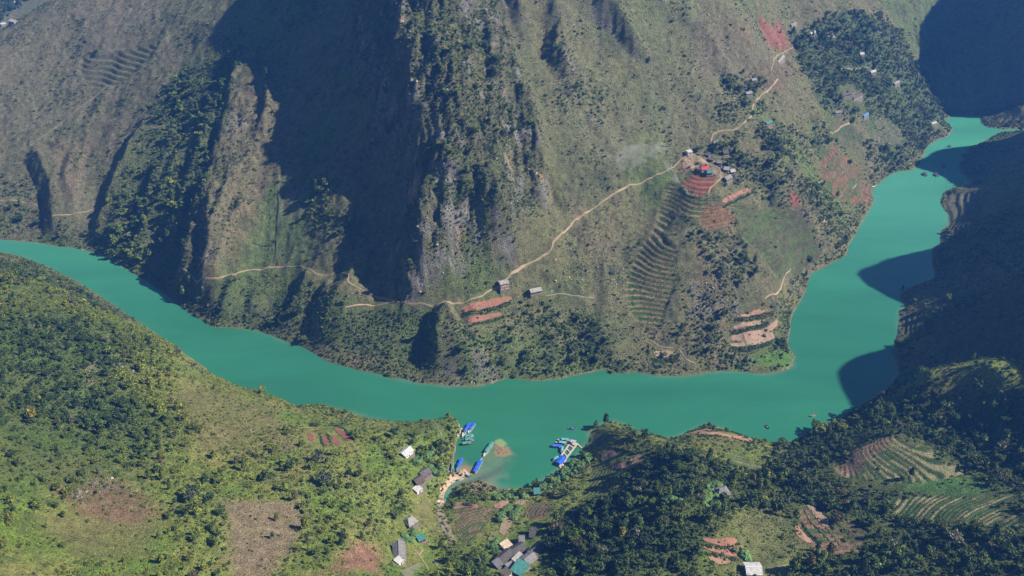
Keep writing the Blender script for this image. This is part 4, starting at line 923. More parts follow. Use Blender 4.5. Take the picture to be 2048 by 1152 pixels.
drape('sandbar', [(906,947),(915,940),(928,938),(938,943),(940,950),(930,955),(912,961),(899,972),(890,985),(884,1002),(881,990),(886,972),(896,960)], surf('sand', (.45,.31,.19), .95, .2, .5, dirt=(.35,.26,.18)), 'sandy bar where boats are beached', lift=.35)

def ribbon(name, Q, width, m, lift=.35, wob=.6):
    P = [Vector((a, b)) for a, b in Q]; pts = []
    for i in range(len(P) - 1):
        p0 = P[max(i - 1, 0)]; p1, p2 = P[i], P[i + 1]; p3 = P[min(i + 2, len(P) - 1)]; n = max(2, int((p2 - p1).length / 1.5))
        for k in range(n):
            t = k / n; pts.append(.5 * ((2 * p1) + (p2 - p0) * t + (2 * p0 - 5 * p1 + 4 * p2 - p3) * t * t + (3 * p1 - p0 - 3 * p2 + p3) * t ** 3))
    pts.append(P[-1]); A = np.array([(p.x, p.y) for p in pts]); T = np.gradient(A, axis=0); T /= np.linalg.norm(T, axis=1)[:, None] + 1e-6; Nn = np.stack([-T[:, 1], T[:, 0]], -1)
    A = A + Nn * (1.1 * fbm(A[:, 0], A[:, 1], 16, 2, 90))[:, None]; V = []; offs = (-.5, -.17, .17, .5)
    w = width * (1 + wob * fbm(A[:, 0], A[:, 1], 9, 2, 91))
    for o_ in offs:
        B = A + Nn * (w * o_)[:, None]; z = ground_h(B[:, 0], B[:, 1]) + lift - (.25 if abs(o_) == .5 else 0); V.append(np.stack([B[:, 0], B[:, 1], z], -1))
    V = np.stack(V, 1); n = len(A); me = grid_mesh(name, V.reshape(-1, 3)[:], n, 4); me.materials.append(m); return structure(link(name, me))
for i, q in enumerate(PATHW):
    o = ribbon('footpath', q, 1.15 if i in (3, 4, 5) else (.8 if i < 18 else .9), PATHM if i < 18 else surf('faint_track', (.2, .18, .12), .95, .2, .5))
o = ribbon('stream_bed', trace([(890,985),(884,1000),(880,1015),(884,1035),(890,1052),(900,1075),(905,1090)]), 4.5, surf('stony_bed', (.24,.19,.13), .8, .4, .8, dirt=(.1,.09,.06)))
o['label'] = 'stony stream bed running into the cove'
# dry stone walls / dark furrows that split the grassy slope
WALLM = surf('dark_bank', (.07,.075,.045), .95, .3, .8)
for P in ([(698,620),(708,640),(714,640)], [(695,652),(720,680),(745,705),(758,722)], [(558,380),(555,440),(552,500),(548,525)], [(505,486),(545,490)]):
    o = ribbon('field_bank', trace(P), 1.3, WALLM, lift=.6); o['kind'] = 'structure'
BANKM = surf('grassy_bank', (.06,.085,.03), .95, .35, .5)
def banks(ox, oy, k, rows):
    for q in rows: ribbon('field_bank', trace([(ox + a / k, oy + b / k) for a, b in q]), .75, BANKM, lift=.4)
banks(860, 960, 4.655, [[(215,240),(290,236),(360,250),(480,272)], [(220,302),(330,290),(470,280)], [(232,352),(320,322),(470,292)], [(245,412),(350,345),(460,300)], [(285,470),(360,415),(450,340),(540,270)], [(300,540),(400,450),(480,372),(590,280)], [(350,600),(450,490),(560,370),(640,290)], [(318,500),(420,400),(500,325)],
    [(890,350),(905,290),(930,250),(990,215)], [(920,350),(935,295),(960,260),(1020,215)], [(950,340),(968,290),(990,260),(1050,215)], [(990,330),(1005,285),(1030,250),(1080,215)], [(1030,330),(1040,290),(1060,260),(1110,220)], [(1070,330),(1080,290),(1100,260),(1140,230)]])
banks(1200, 800, 3.272, [[(1340,720),(1370,780),(1400,825),(1480,900),(1550,970)], [(1375,700),(1440,780),(1500,870),(1570,950)], [(1290,800),(1340,860),(1420,942)], [(1360,850),(1440,870),(1520,950)], [(1400,820),(1450,850),(1540,900)]])
print('fields', round(time.time() - T0, 1))

# ------------------------------------------------------------------ houses
ROOFS = {'whitewash': (.55,.53,.52), 'dark': (.075,.068,.068), 'brown': (.095,.07,.06), 'grey': (.2,.19,.185), 'pale': (.34,.32,.29), 'farpale': (.24,.24,.23), 'farwhite': (.42,.42,.42), 'white': (.5,.49,.47), 'red': (.42,.05,.06), 'teal': (.05,.2,.18), 'mottled': (.11,.1,.095), 'cream': (.55,.43,.3), 'thatch': (.3,.28,.25), 'blue': (.08,.2,.42)}
WALLS = {'white': (.75,.74,.72), 'brick': (.5,.27,.2), 'wood': (.14,.1,.07), 'earth': (.36,.24,.15), 'grey': (.3,.29,.27), 'red': (.35,.09,.07), 'pink': (.55,.36,.31)}
def house(p0, p1, W, label, roof='dark', wall='wood', h=2.6, rise=1.6, style='gable', up=3.4, cat='house', eave=.7, storeys=1, group=None, swap=False, annex=None):
    a = elevated(*p0, up); b = elevated(*p1, up); cx, cy_ = (a[0] + b[0]) / 2, (a[1] + b[1]) / 2
    Lh = max(3.5, math.hypot(b[0] - a[0], b[1] - a[1])) - 2 * eave; rz = math.atan2(b[1] - a[1], b[0] - a[0]); Wb = W - 2 * eave
    corners = [(cx + math.cos(rz) * s * Lh / 2 - math.sin(rz) * t * Wb / 2, cy_ + math.sin(rz) * s * Lh / 2 + math.cos(rz) * t * Wb / 2) for s in (-1, 1) for t in (-1, 1)]
    zs = [float(ground_h(*c)) for c in corners]; zt = max(zs) * .6 + min(zs) * .4; dz = zt - min(zs) + .6
    t = thing('house' if cat == 'house' else cat.replace(' ', '_'), label, cat, (cx, cy_, zt), rz, group)
    rm = surf('roof_' + roof, ROOFS[roof], .8, .22, .9, stripes=2.2, dirt=tuple(c * .6 for c in ROOFS[roof])); wm = surf('wall_' + wall, WALLS[wall], .9, .12, .8, dirt=tuple(c * .72 for c in WALLS[wall]))
    MB().box((0, 0, -dz / 2 + .02), (Lh + 1.6, Wb + 1.6, dz), 0).build('plinth', surf('stone_plinth', (.2,.17,.14), .9, .2, .8), t)
    x, y = Lh / 2, Wb / 2; H = h * storeys; w = MB(); rise_ = rise if style != 'shed' else .6
    if style == 'gable' or style == 'hip':
        w.poly([(-x,-y,0),(x,-y,0),(x,y,0),(-x,y,0),(-x,-y,H),(x,-y,H),(x,y,H),(-x,y,H)], [(0,1,5,4),(2,3,7,6),(1,2,6,5),(3,0,4,7)])
        if style == 'gable': w.poly([(-x,-y,H),(-x,y,H),(-x,0,H+rise_*.93),(x,-y,H),(x,y,H),(x,0,H+rise_*.93)], [(0,2,1),(3,4,5)])
        w.build('wall', wm, t)
        ex, ey = x + eave, y + eave; drop = rise_ * eave / y; hx = ex if style == 'gable' else ex - min(ey * .75, ex * .6)
        for s in (-1, 1):
            MB().slab((-ex, s*ey, H - drop + .1), (ex, s*ey, H - drop + .1), (hx, 0, H + rise_ + .1), (-hx, 0, H + rise_ + .1), .12).build('roof', rm, t)
            if style == 'hip': MB().poly([(s*ex,-ey,H-drop+.1),(s*ex,ey,H-drop+.1),(s*hx,0,H+rise_+.1)], [(0,1,2)]).build('roof', rm, t)
        MB().box((0, 0, H + rise_ + .12), (2 * hx, .35, .16)).build('ridge_cap', surf('ridge_' + roof, tuple(min(.8, c * 1.35) for c in ROOFS[roof]), .8), t)
    else:
        w.poly([(-x,-y,0),(x,-y,0),(x,y,0),(-x,y,0),(-x,-y,H),(x,-y,H),(x,y,H+.6),(-x,y,H+.6)], [(0,1,5,4),(2,3,7,6),(1,2,6,5),(3,0,4,7)]); w.build('wall', wm, t)
        MB().slab((-x-eave,-y-eave,H+.0),(x+eave,-y-eave,H+.0),(x+eave,y+eave,H+.75),(-x-eave,y+eave,H+.75), .12).build('roof', rm, t)
    dk = surf('dark_opening', (.02,.02,.022), .5); fr = surf('timber_frame', (.16,.11,.07), .8)
    for s in (-1, 1):
        for k in range(storeys):
            zb = k * h
            if k == 0: MB().box((x * .05 * s, s * (y + .03), 1.0), (1.1, .1, 2.0)).build('door', fr, t)
            for q in (-.58, .58):
                if Lh < 5 and q < 0: continue
                wd = MB().box((x * q, s * (y + .03), zb + 1.55), (1.15, .1, 1.0)).build('window', fr, t)
                MB().box((x * q, s * (y + .08), zb + 1.55), (.9, .05, .78)).build('pane', dk, wd)
    for s in (-1, 1):
        if Wb > 4.5:
            wd = MB().box((s * (x + .03), 0, (storeys - 1) * h + 1.6), (.1, 1.1, .95)).build('window', fr, t); MB().box((s * (x + .08), 0, (storeys - 1) * h + 1.6), (.05, .85, .72)).build('pane', dk, wd)
    SHUT.append((cx, cy_, max(Lh, Wb) * .55 + .8)); return t
HOUSES = [
 ((803,905),(821,900), 7.5, 'white roofed house beside an orange earth yard above the moored boats', dict(roof='white', wall='white')),
 ((839,944),(858,943), 7.5, 'grey roofed hut behind the dark brown roofed one, left of the cove', dict(roof='mottled', wall='wood')),
 ((828,960),(845,958), 7.5, 'dark brown roofed house left of the sandbar', dict(roof='brown', wall='wood')),
 ((829,977),(841,975), 5, 'small white shed attached below the dark brown roofed house', dict(roof='white', wall='white', style='shed', h=2.2, cat='shed', eave=.3)),
 ((810,1042),(830,1042), 8, 'pale grey thatched hut beside the brown pond', dict(roof='thatch', wall='wood', style='hip', rise=2.2)),
 ((834,1073),(849,1074), 5, 'small shed under a teal sheet near the thatched hut', dict(roof='teal', wall='wood', style='shed', cat='shed', h=2.2, eave=.3)),
 ((797,1082),(808,1084), 4.5, 'small grey shed just above the white walled grey roofed house', dict(roof='grey', wall='wood', style='shed', cat='shed', h=2.2, eave=.3)),
 ((798,1113),(798,1092), 7.5, 'grey roofed house with a white front annex near the bottom', dict(roof='grey', wall='white', h=3.0)),
 ((792,1119),(803,1119), 4.5, 'low white roofed annex in front of the grey roofed house near the bottom', dict(roof='white', wall='white', style='shed', h=2.2, cat='shed', eave=.3)),
 ((1037,1079),(1050,1077), 8, 'grey roofed house at the top of the dark roofed hamlet', dict(roof='grey', wall='wood')),
 ((1023,1104),(1048,1090), 7.5, 'upper of the two long dark roofed houses in the hamlet', dict(roof='dark', wall='earth', rise=2)),
 ((997,1119),(1021,1105), 7.5, 'lower of the two long dark roofed houses in the hamlet', dict(roof='dark', wall='earth', rise=2)),
 ((1061,1105),(1084,1087), 7, 'mottled blackish roofed house on the right edge of the hamlet', dict(roof='mottled', wall='wood', rise=1.8)),
 ((1048,1121),(1067,1109), 8, 'worn slate grey roofed house next to the teal roofed one', dict(roof='grey', wall='wood', rise=1.8)),
 ((1031,1144),(1049,1126), 8, 'teal sheet roofed building at the bottom of the hamlet', dict(roof='teal', wall='wood', style='shed')),
 ((1014,1132),(1027,1127), 4.5, 'small grey shed between the lower dark roof and the teal roof', dict(roof='grey', wall='grey', style='shed', cat='shed', eave=.3)),
 ((989,1122),(1004,1129), 4.5, 'low grey lean-to left of the lower dark roofed house', dict(roof='grey', wall='grey', style='shed', cat='shed', h=2.0, eave=.3)),
 ((1004,1091),(1020,1085), 5.5, 'low cream roofed building with a bright flat top in the hamlet', dict(roof='cream', wall='white', style='shed', h=2.6, eave=.3)),
 ((1027,1118),(1043,1107), 3.5, 'pinkish pale lean-to between the hamlet roofs', dict(roof='pale', wall='pink', style='shed', cat='shed', h=2.2, eave=.2)),
 ((1059,1064),(1072,1063), 9, 'shaded dark shed under the trees above the hamlet', dict(roof='dark', wall='wood', cat='shed')),
 ((1006,1147),(1018,1141), 5, 'small dark roofed hut cut by the bottom edge of the hamlet', dict(roof='brown', wall='white', style='shed', cat='shed', eave=.3)),
 ((1067,981),(1081,980), 5.5, 'teal roofed shed on the inner shore of the cove', dict(roof='teal', wall='grey', style='shed', cat='shed', h=2.2)),
 ((1431,981),(1457,982), 8, 'grey hipped roof house hidden among trees right of the cove', dict(roof='grey', wall='wood', style='hip', rise=2)),
 ((1490,1136),(1523,1139), 9, 'long house with a bright whitewashed roof at the bottom edge', dict(roof='whitewash', wall='white', h=3.4, rise=1.4)),
 ((998,567),(1016,563), 7, 'two storey brick house with pale roof beside the mountain path', dict(roof='pale', wall='pink', storeys=2, h=2.7, rise=.7, up=6)),
 ((1059,583),(1082,575), 6.5, 'long pale roofed barn right of the brick house', dict(roof='pale', wall='wood', h=2.6, rise=1.5)),
 ((1374,302),(1384,301), 4.5, 'small white hut at the crest of the path', dict(roof='white', wall='white', style='shed', cat='hut', eave=.2)),
 ((1401,338),(1416,334), 7, 'white walled house with red roof on the red terraced hilltop', dict(roof='red', wall='white', h=3)),
 ((1412,345),(1425,344), 6, 'teal roofed house beside the red roofed one on the hilltop', dict(roof='teal', wall='red')),
 ((1426,285),(1437,281), 6, 'grey roofed hut above the hilltop village', dict(roof='grey', wall='wood')),
 ((1413,305),(1421,308), 5, 'pale roofed hut nearest the white hut in the hilltop village', dict(roof='farpale', wall='wood')),
 ((1420,314),(1429,318), 5, 'pale grey roofed hut in the middle of the village row', dict(roof='farpale', wall='wood')),
 ((1434,321),(1444,325), 5.5, 'pale roofed hut at the right end of the village row', dict(roof='farpale', wall='wood')),
 ((1445,303),(1456,302), 6, 'dark roofed house among trees above the village row', dict(roof='dark', wall='wood')),
 ((1448,333),(1459,339), 5.5, 'white roofed long hut right of the red roofed house', dict(roof='farwhite', wall='wood')),
 ((1460,338),(1470,342), 5, 'white roofed small hut furthest right in the hilltop village', dict(roof='farwhite', wall='wood')),
 ((1449,357),(1461,351), 6, 'grey roofed house lowest in the hilltop village', dict(roof='grey', wall='wood')),
 ((1532,242),(1543,244), 5.5, 'teal roofed hut alone on the far slope', dict(roof='teal', wall='wood')),
 ((1503,156),(1513,158), 6, 'pale roofed house topmost in the grove beside the upper path', dict(roof='farpale', wall='wood')),
 ((1485,169),(1494,171), 6, 'dark roofed house in the grove beside the upper path', dict(roof='dark', wall='wood')),
 ((1491,184),(1503,185), 7, 'pale roofed house lowest in the grove beside the upper path', dict(roof='farpale', wall='wood')),
 ((1556,118),(1566,118), 6, 'pale roofed house beside the bend of the upper path', dict(roof='farpale', wall='wood')),
 ((1582,48),(1592,46), 6, 'small house with pinkish wall below the highest wood edge', dict(roof='grey', wall='pink')),
 ((1621,64),(1631,64), 6, 'white roofed house highest on the wooded slope', dict(roof='farwhite', wall='grey')),
 ((1657,72),(1669,74), 7, 'pale roofed house second highest on the wooded slope', dict(roof='farpale', wall='wood')),
 ((1720,105),(1728,106), 5, 'small white roofed house right of the highest wood', dict(roof='farwhite', wall='grey')),
 ((1741,142),(1751,141), 6, 'white roofed house at the end of the red track', dict(roof='farwhite', wall='wood')),
 ((1788,165),(1798,163), 7, 'pale roofed house at the right edge of the wooded slope', dict(roof='farpale', wall='wood')),
 ((1682,187),(1702,188), 8, 'longest dark roofed house in the far wood', dict(roof='brown', wall='wood')),
 ((1706,191),(1722,193), 8, 'dark roofed house right of the longest one in the far wood', dict(roof='brown', wall='grey')),
 ((1696,180),(1708,181), 6, 'dark roofed house behind the longest one in the far wood', dict(roof='dark', wall='wood')),
 ((1670,222),(1681,224), 6, 'grey roofed house below the far wood houses', dict(roof='grey', wall='wood')),
 ((1727,229),(1736,228), 5, 'blue roofed hut above the far shore terraces', dict(roof='blue', wall='wood')),
 ((1863,244),(1872,245), 6, 'white roofed hut on the point of the far shore', dict(roof='farwhite', wall='grey')),
 ((14,6),(29,4), 9, 'white roofed building furthest off in the top left valley', dict(roof='farwhite', wall='grey')),
 ((0,48),(11,46), 9, 'white roofed building at the left edge of the top valley', dict(roof='farwhite', wall='grey')),
 ((22,42),(32,40), 8, 'white roofed hut beside the road in the top left valley', dict(roof='farwhite', wall='grey')),
]
for p0, p1, W, lb, kw in HOUSES:
    if p0[1] < 300 and p0[0] > 100: W *= .65; kw = dict(kw, h=2.1, rise=1.2)
    house(p0, p1, W, lb, **kw)
print('houses', round(time.time() - T0, 1))

# ------------------------------------------------------------------ boats
BCOL = {'blue': (.02,.11,.62), 'teal': (.06,.26,.25), 'green': (.09,.24,.15), 'white': (.68,.68,.66), 'grey': (.35,.38,.4), 'wood': (.32,.2,.12), 'dark': (.05,.05,.06), 'sky': (.03,.27,.62), 'tealhull': (.12,.36,.4)}
def boat(p0, p1, label, canopy='blue', hull='white', beam=2.5, z=0.0, cover=(.16, .9), sheets=2, cat='boat', group=None, name='tour_boat', high=1.9):
    """p0 stern, p1 bow"""
    a = at_z(*p0, z + .6); b = at_z(*p1, z + .6); L_ = float(math.hypot(b[0] - a[0], b[1] - a[1])); rz = math.atan2(b[1] - a[1], b[0] - a[0])
    t = thing(name, label, cat, (float(a[0]), float(a[1]), z), rz, group); ns = 12; st = []
    for i in range(ns + 1):
        u = i / ns; wv = beam / 2 * (min(1, .72 + u * 1.4) if u < .2 else 1) * (1 if u < .6 else max(.03, 1 - ((u - .6) / .4) ** 2.0)); shz = .75 + .55 * max(0, (u - .55) / .45) ** 2
        st.append([(u * L_, -wv, shz), (u * L_, -wv * .8, -.25), (u * L_, wv * .8, -.25), (u * L_, wv, shz), (u * L_, wv - min(.16, wv * .4), shz), (u * L_, wv * .78 - min(.1, wv * .3), .25), (u * L_, -wv * .78 + min(.1, wv * .3), .25), (u * L_, -wv + min(.16, wv * .4), shz)])
    V = [p for s in st for p in s]; Fq = []
    for i in range(ns):
        for k in range(8):
            if k == 5: continue
            Fq.append((8*i + k, 8*i + (k + 1) % 8, 8*(i + 1) + (k + 1) % 8, 8*(i + 1) + k))
    Fq += [tuple(range(8)), tuple(8*ns + k for k in range(7, -1, -1))]
    MB().poly(V, Fq).build('hull', surf('hull_' + hull, BCOL[hull], .5, .12, 1.0, dirt=tuple(c * .6 for c in BCOL[hull])), t)
    m = MB(); m.poly([p for i in range(ns + 1) for p in (st[i][6], st[i][5])], [(2*i, 2*i + 1, 2*i + 3, 2*i + 2) for i in range(ns)]); m.build('deck', surf('deck_planks', (.24,.2,.15), .8, .3, 1.5), t)
    m = MB()
    for s in (-1, 1):
        m.poly([(st[i][0][0], s * (st[i][3][1] + .05), st[i][3][2] + e) for i in range(ns + 1) for e in (-.12, .06)], [(2*i, 2*i + 1, 2*i + 3, 2*i + 2) for i in range(ns)])
    m.build('gunwale', surf('gunwale', (.5,.5,.46) if hull != 'white' else (.28,.3,.3), .5), t)
    if canopy:
        c0, c1 = cover[0] * L_, cover[1] * L_ * .86; gap = .35; seg = (c1 - c0 - gap * (sheets - 1)) / sheets; cm = surf('canopy_' + canopy, BCOL[canopy], .55, .15, .9, stripes=1.4, dirt=tuple(min(.8, c * 1.3 + .02) for c in BCOL[canopy]))
        for k in range(sheets):
            x0 = c0 + k * (seg + gap); x1 = x0 + seg; wv = beam / 2 * .98; hz = high + .12 * (k % 2)
            pts = []
            for x in (x0, x1):
                for q in (-1, -.5, 0, .5, 1): pts.append((x, q * wv, hz + .22 * (1 - q * q)))
            bot = [(p[0], p[1], p[2] - .08) for p in pts]
            MB().poly(pts + bot, [(i, i + 1, i + 6, i + 5) for i in range(4)] + [(15 + i, 16 + i, 11 + i, 10 + i) for i in range(4)] + [(0, 5, 15, 10), (4, 14, 19, 9)] + [(i, 10 + i, 11 + i, i + 1) for i in range(4)] + [(5 + i, 6 + i, 16 + i, 15 + i) for i in range(4)]).build('canopy', cm, t)
            for x in (x0 + .15, x1 - .15):
                for s in (-1, 1): MB().box((x, s * wv * .88, (hz + .7) / 2), (.08, .08, hz - .62)).build('post', surf('post_paint', (.45,.45,.43), .5), t)
        nb_ = max(2, int((c1 - c0) / 1.6))
        for k in range(nb_): MB().box((c0 + .6 + k * (c1 - c0 - 1) / nb_, 0, .55), (.45, beam * .62, .1)).build('bench', surf('bench', (.35,.24,.14), .7), t)
    else:
        for k in range(3): MB().box((L_ * (.25 + .2 * k), 0, .5), (.3, beam * .7, .08)).build('bench', surf('bench', (.35,.24,.14), .7), t)
    MB().box((-.2, 0, .55), (.35, .4, .8)).build('outboard_motor', surf('motor', (.06,.06,.065), .4), t)
    return t
BOATS = [
 ((940,848),(924,873), 'long blue canopied boat nearest the bank in the upper left mooring', dict(canopy='blue', hull='white', cover=(.02,.78))),
 ((949,848),(936,865), 'blue canopied boat lying outside its neighbour in the upper left mooring', dict(canopy='blue', hull='white', cover=(.02,.85))),
 ((947,870),(925,876), 'topmost teal canopied boat below the two blue ones', dict(canopy='teal', hull='white', beam=2.2, sheets=1)),
 ((950,880),(925,881), 'middle teal canopied boat between a teal and a dark green boat', dict(canopy='teal', hull='tealhull', beam=2.4)),
 ((943,886),(920,889), 'dark hulled boat with green canopy lowest in the upper left mooring', dict(canopy='green', hull='dark', beam=2.6, sheets=1, cover=(.03,.92))),
 ((986,885),(967,912), 'long teal canopied boat afloat in the middle of the cove', dict(canopy='teal', hull='white', beam=2.6, cover=(.05,.88))),
 ((949,946),(965,917), 'long blue canopied boat with pale hull beside the sandbar', dict(canopy='blue', hull='white', beam=2.9, cover=(.02,.92))),
 ((924,918),(913,943), 'bright blue hulled boat with blue canopy on the sandbar edge', dict(canopy='blue', hull='sky', beam=2.4, cover=(.02,.8))),
 ((906,927),(903,952), 'narrow blue boat with green canopy hugging the left bank', dict(canopy='green', hull='blue', beam=1.9, sheets=1, cover=(.04,.62))),
 ((941,952),(930,948), 'small pale teal boat pulled up on the sandbar tip', dict(canopy='grey', hull='tealhull', beam=2.0, sheets=1, z=.25, high=1.3)),
 ((926,955),(915,960), 'small open white boat lying on the sandbar', dict(canopy=None, hull='white', beam=1.5, z=.45, name='rowing_boat')),
 ((908,961),(903,965), 'tiny white dinghy beached at the foot of the sandbar', dict(canopy=None, hull='white', beam=1.0, z=.5, name='rowing_boat')),
 ((1137,857),(1153,857), 'small wooden boat with blue tarp alone right of the open cove', dict(canopy='blue', hull='wood', beam=1.7, sheets=1, cover=(.3,.8), high=1.3)),
 ((1143,881),(1114,880), 'topmost long pale teal boat moored at the jetty', dict(canopy='tealhull', hull='white', beam=2.2, cover=(.2,.8))),
 ((1140,888),(1110,885), 'second pale teal boat moored at the jetty', dict(canopy='tealhull', hull='white', beam=2.2, cover=(.25,.85), sheets=1)),
 ((1124,894),(1102,892), 'blue canopied boat pointing left from the jetty', dict(canopy='blue', hull='white', beam=2.6, cover=(.0,1.0), sheets=1)),
 ((1125,893),(1123,908), 'narrow teal boat lying along the left rail of the jetty', dict(canopy='tealhull', hull='tealhull', beam=1.8, sheets=1)),
 ((1118,914),(1106,922), 'pale teal boat left of the blue roofed end of the jetty', dict(canopy='tealhull', hull='white', beam=2.3, sheets=2)),
 ((1119,919),(1111,930), 'teal boat lowest at the jetty beside the blue roof', dict(canopy='teal', hull='tealhull', beam=2.2, sheets=1)),
 ((1014,981),(1026,979), 'small white boat at the waterline left of the teal shed', dict(canopy=None, hull='white', beam=1.7, name='rowing_boat')),
 ((1902,294),(1896,292), 'dark boat furthest up the river near the shadow edge', dict(canopy='dark', hull='dark', beam=3.4, sheets=1, high=2.2)),
 ((1888,336),(1885,328), 'dark boat leading the three boats with wakes in the shadow', dict(canopy='dark', hull='dark', beam=3.4, sheets=1, high=2.2)),
 ((1875,353),(1870,346), 'dark boat in the middle of the three in the shadow', dict(canopy='dark', hull='dark', beam=3.4, sheets=1, high=2.2)),
 ((1852,352),(1847,345), 'dark boat leftmost of the three in the shadow', dict(canopy='dark', hull='dark', beam=3.4, sheets=1, high=2.2)),
 ((1740,377),(1751,371), 'white roofed boat moored at the far terraced bank', dict(canopy='white', hull='tealhull', beam=2.8, sheets=1, high=1.8)),
 ((1632,829),(1620,833), 'pale slender boat near the wooded right shore', dict(canopy=None, hull='wood', beam=1.4, name='rowing_boat')),
 ((1537,856),(1532,850), 'dark little boat off the curved brown field', dict(canopy=None, hull='dark', beam=1.6, name='rowing_boat')),
 ((164,499),(171,497), 'tiny white boat by the far bank at the left', dict(canopy=None, hull='white', beam=1.8, name='rowing_boat')),
]
for p0, p1, lb, kw in BOATS: boat(p0, p1, lb, **kw)

# ------------------------------------------------------------------ floating jetty
def wpt(px, py, z=.5): a, b = at_z(px, py, z); return Vector((float(a), float(b), z))
jo = wpt(1133, 905, 0); jt = thing('floating_jetty', 'ladder shaped floating jetty of pale planks with a blue roofed end', 'jetty', jo)
PL = surf('jetty_planks', (.5,.4,.31), .85, .25, 1.5); FL = surf('jetty_float', (.1,.12,.14), .6)
def walkway(p, q, w, name='walkway', th=.35):
    d = q - p; c = (p + q) / 2 - jo; rz = math.atan2(d.y, d.x); o = bpy.data.objects.new(name, None)
    o = MB().box((0, 0, -.12), (d.length, w * .8, .3)).build(name, FL, jt, (c.x, c.y, .45)); o.rotation_euler.z = rz
    n = max(2, int(d.length / .9)); me = None
    for k in range(n):
        if me is None: pk = MB().box((0, 0, .1), (.78, w, .1)).build('plank', PL, o); me = pk.data
        else: pk = bpy.data.objects.new('plank', me); COL.objects.link(pk); pk.parent = o
        pk.location = (-d.length / 2 + (k + .5) * d.length / n, 0, 0); pk.scale.x = d.length / n / .86
    return o
La, Lb, Ra, Rb = wpt(1143, 882), wpt(1121, 914), wpt(1154, 888), wpt(1124, 928)
Lb2 = Lb + (Lb - La) * .3
walkway(La, Lb, 1.3); walkway(Ra, Rb, 1.3)
for f in (.22, .44, .66, .84): walkway(La + (Lb - La) * f * 1.08, Ra + (Rb - Ra) * (f * .98), .9, 'crossbeam')
walkway(wpt(1153, 886), wpt(1164, 896), 1.0, 'gangway'); walkway(wpt(1124, 929), wpt(1135, 934), 2.0, 'landing'); walkway(wpt(1119, 931), wpt(1122, 936), 1.0, 'landing')
def pavilion(p, q, w, m, name):
    d = q - p; c = (p + q) / 2 - jo; rz = math.atan2(d.y, d.x); L2 = d.length / 2; o = MB().slab((-L2, -w/2, 2.5), (L2, -w/2, 2.5), (L2, 0, 3.1), (-L2, 0, 3.1), .1).slab((-L2, 0, 3.1), (L2, 0, 3.1), (L2, w/2, 2.5), (-L2, w/2, 2.5), .1).build(name, m, jt, (c.x, c.y, 0)); o.rotation_euler.z = rz
    for sx_ in (-1, 0, 1):
        for s in (-1, 1): MB().box((sx_ * (L2 - .2), s * (w / 2 - .2), 1.45), (.12, .12, 2.1)).build('post', surf('post_paint', (.45,.45,.43), .5), o)
    MB().box((0, 0, .42), (2 * L2, w, .25)).build('platform', PL, o)
pavilion(wpt(1117, 926, 2.8), wpt(1128, 912, 2.8), 5.0, surf('canopy_blue', BCOL['blue'], .55), 'roof'); pavilion(wpt(1142, 881, 2.8), wpt(1152, 883, 2.8), 3.2, surf('roof_sheet', (.36,.4,.46), .6, .15), 'roof')
print('boats', round(time.time() - T0, 1))
# ------------------------------------------------------------------ sowing
def candidates(step, x0=-700, x1=880, y0=205, y1=1440, seed=1):
    r = np.random.default_rng(seed); xs = np.arange(x0, x1, step); yy = np.arange(y0, y1, step); A, B = np.meshgrid(xs, yy)
    A = A + r.uniform(-.5, .5, A.shape) * step; B = B + r.uniform(-.5, .5, B.shape) * step; A, B = A.ravel(), B.ravel()
    k = (np.abs(A) < .66 * (B + 150) + 60); return A[k], B[k], r
def clear_of_houses(A, B, m):
    ok = np.ones(A.shape, bool)
    for x, y, rad in SHUT: ok &= (A - x) ** 2 + (B - y) ** 2 > (rad + m) ** 2
    return ok
PAL = np.array([(.031,.056,.018), (.042,.076,.02), (.058,.096,.022), (.085,.125,.025), (.12,.165,.026), (.185,.21,.028), (.125,.105,.05), (.14,.145,.09)])
def tints(A, B, r, bias):
    """plants of one place share a hue: a smooth field picks it, single plants stray from it"""
    t = bias + cg.sample(A, B, TONE) + 2.0 * fbm(A, B, 45, 3, 70) + r.normal(0, .9, A.shape)
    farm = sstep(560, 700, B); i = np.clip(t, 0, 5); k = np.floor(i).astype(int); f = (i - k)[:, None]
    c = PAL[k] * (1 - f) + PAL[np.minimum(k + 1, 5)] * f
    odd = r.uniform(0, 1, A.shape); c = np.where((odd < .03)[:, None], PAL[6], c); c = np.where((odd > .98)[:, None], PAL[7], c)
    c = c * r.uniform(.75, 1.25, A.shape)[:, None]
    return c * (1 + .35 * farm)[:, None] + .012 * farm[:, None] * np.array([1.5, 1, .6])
def sown(D, step, seed, bias, smin, smax, sink, margin, power=1.6):
    A, B, r = candidates(step, seed=seed); d = cg.sample(A, B, D) * (cg.sample(A, B, dist2) > 1.3)
    k = (r.uniform(0, 1, A.shape) < d) & clear_of_houses(A, B, margin); A, B = A[k], B[k]; d = d[k]
    s = smin + (smax - smin) * r.uniform(0, 1, A.shape) ** power
    s = s * (1 + .5 * fbm(A, B, 32, 3, 131)) * (1 - .22 * sstep(60, -60, A) * sstep(700, 560, B))
    z = G.sample(A, B) - sink * s
    nr = cg.sample(A, B, nearc)
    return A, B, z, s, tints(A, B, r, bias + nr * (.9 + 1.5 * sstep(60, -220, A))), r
tA = sown(DT, 5.4, 101, 2.0, 1.7, 4.4, .1, 2.5, 1.3)
bA = sown(DB, 2.6, 102, 1.9, .8, 2.2, .15, 1.5)
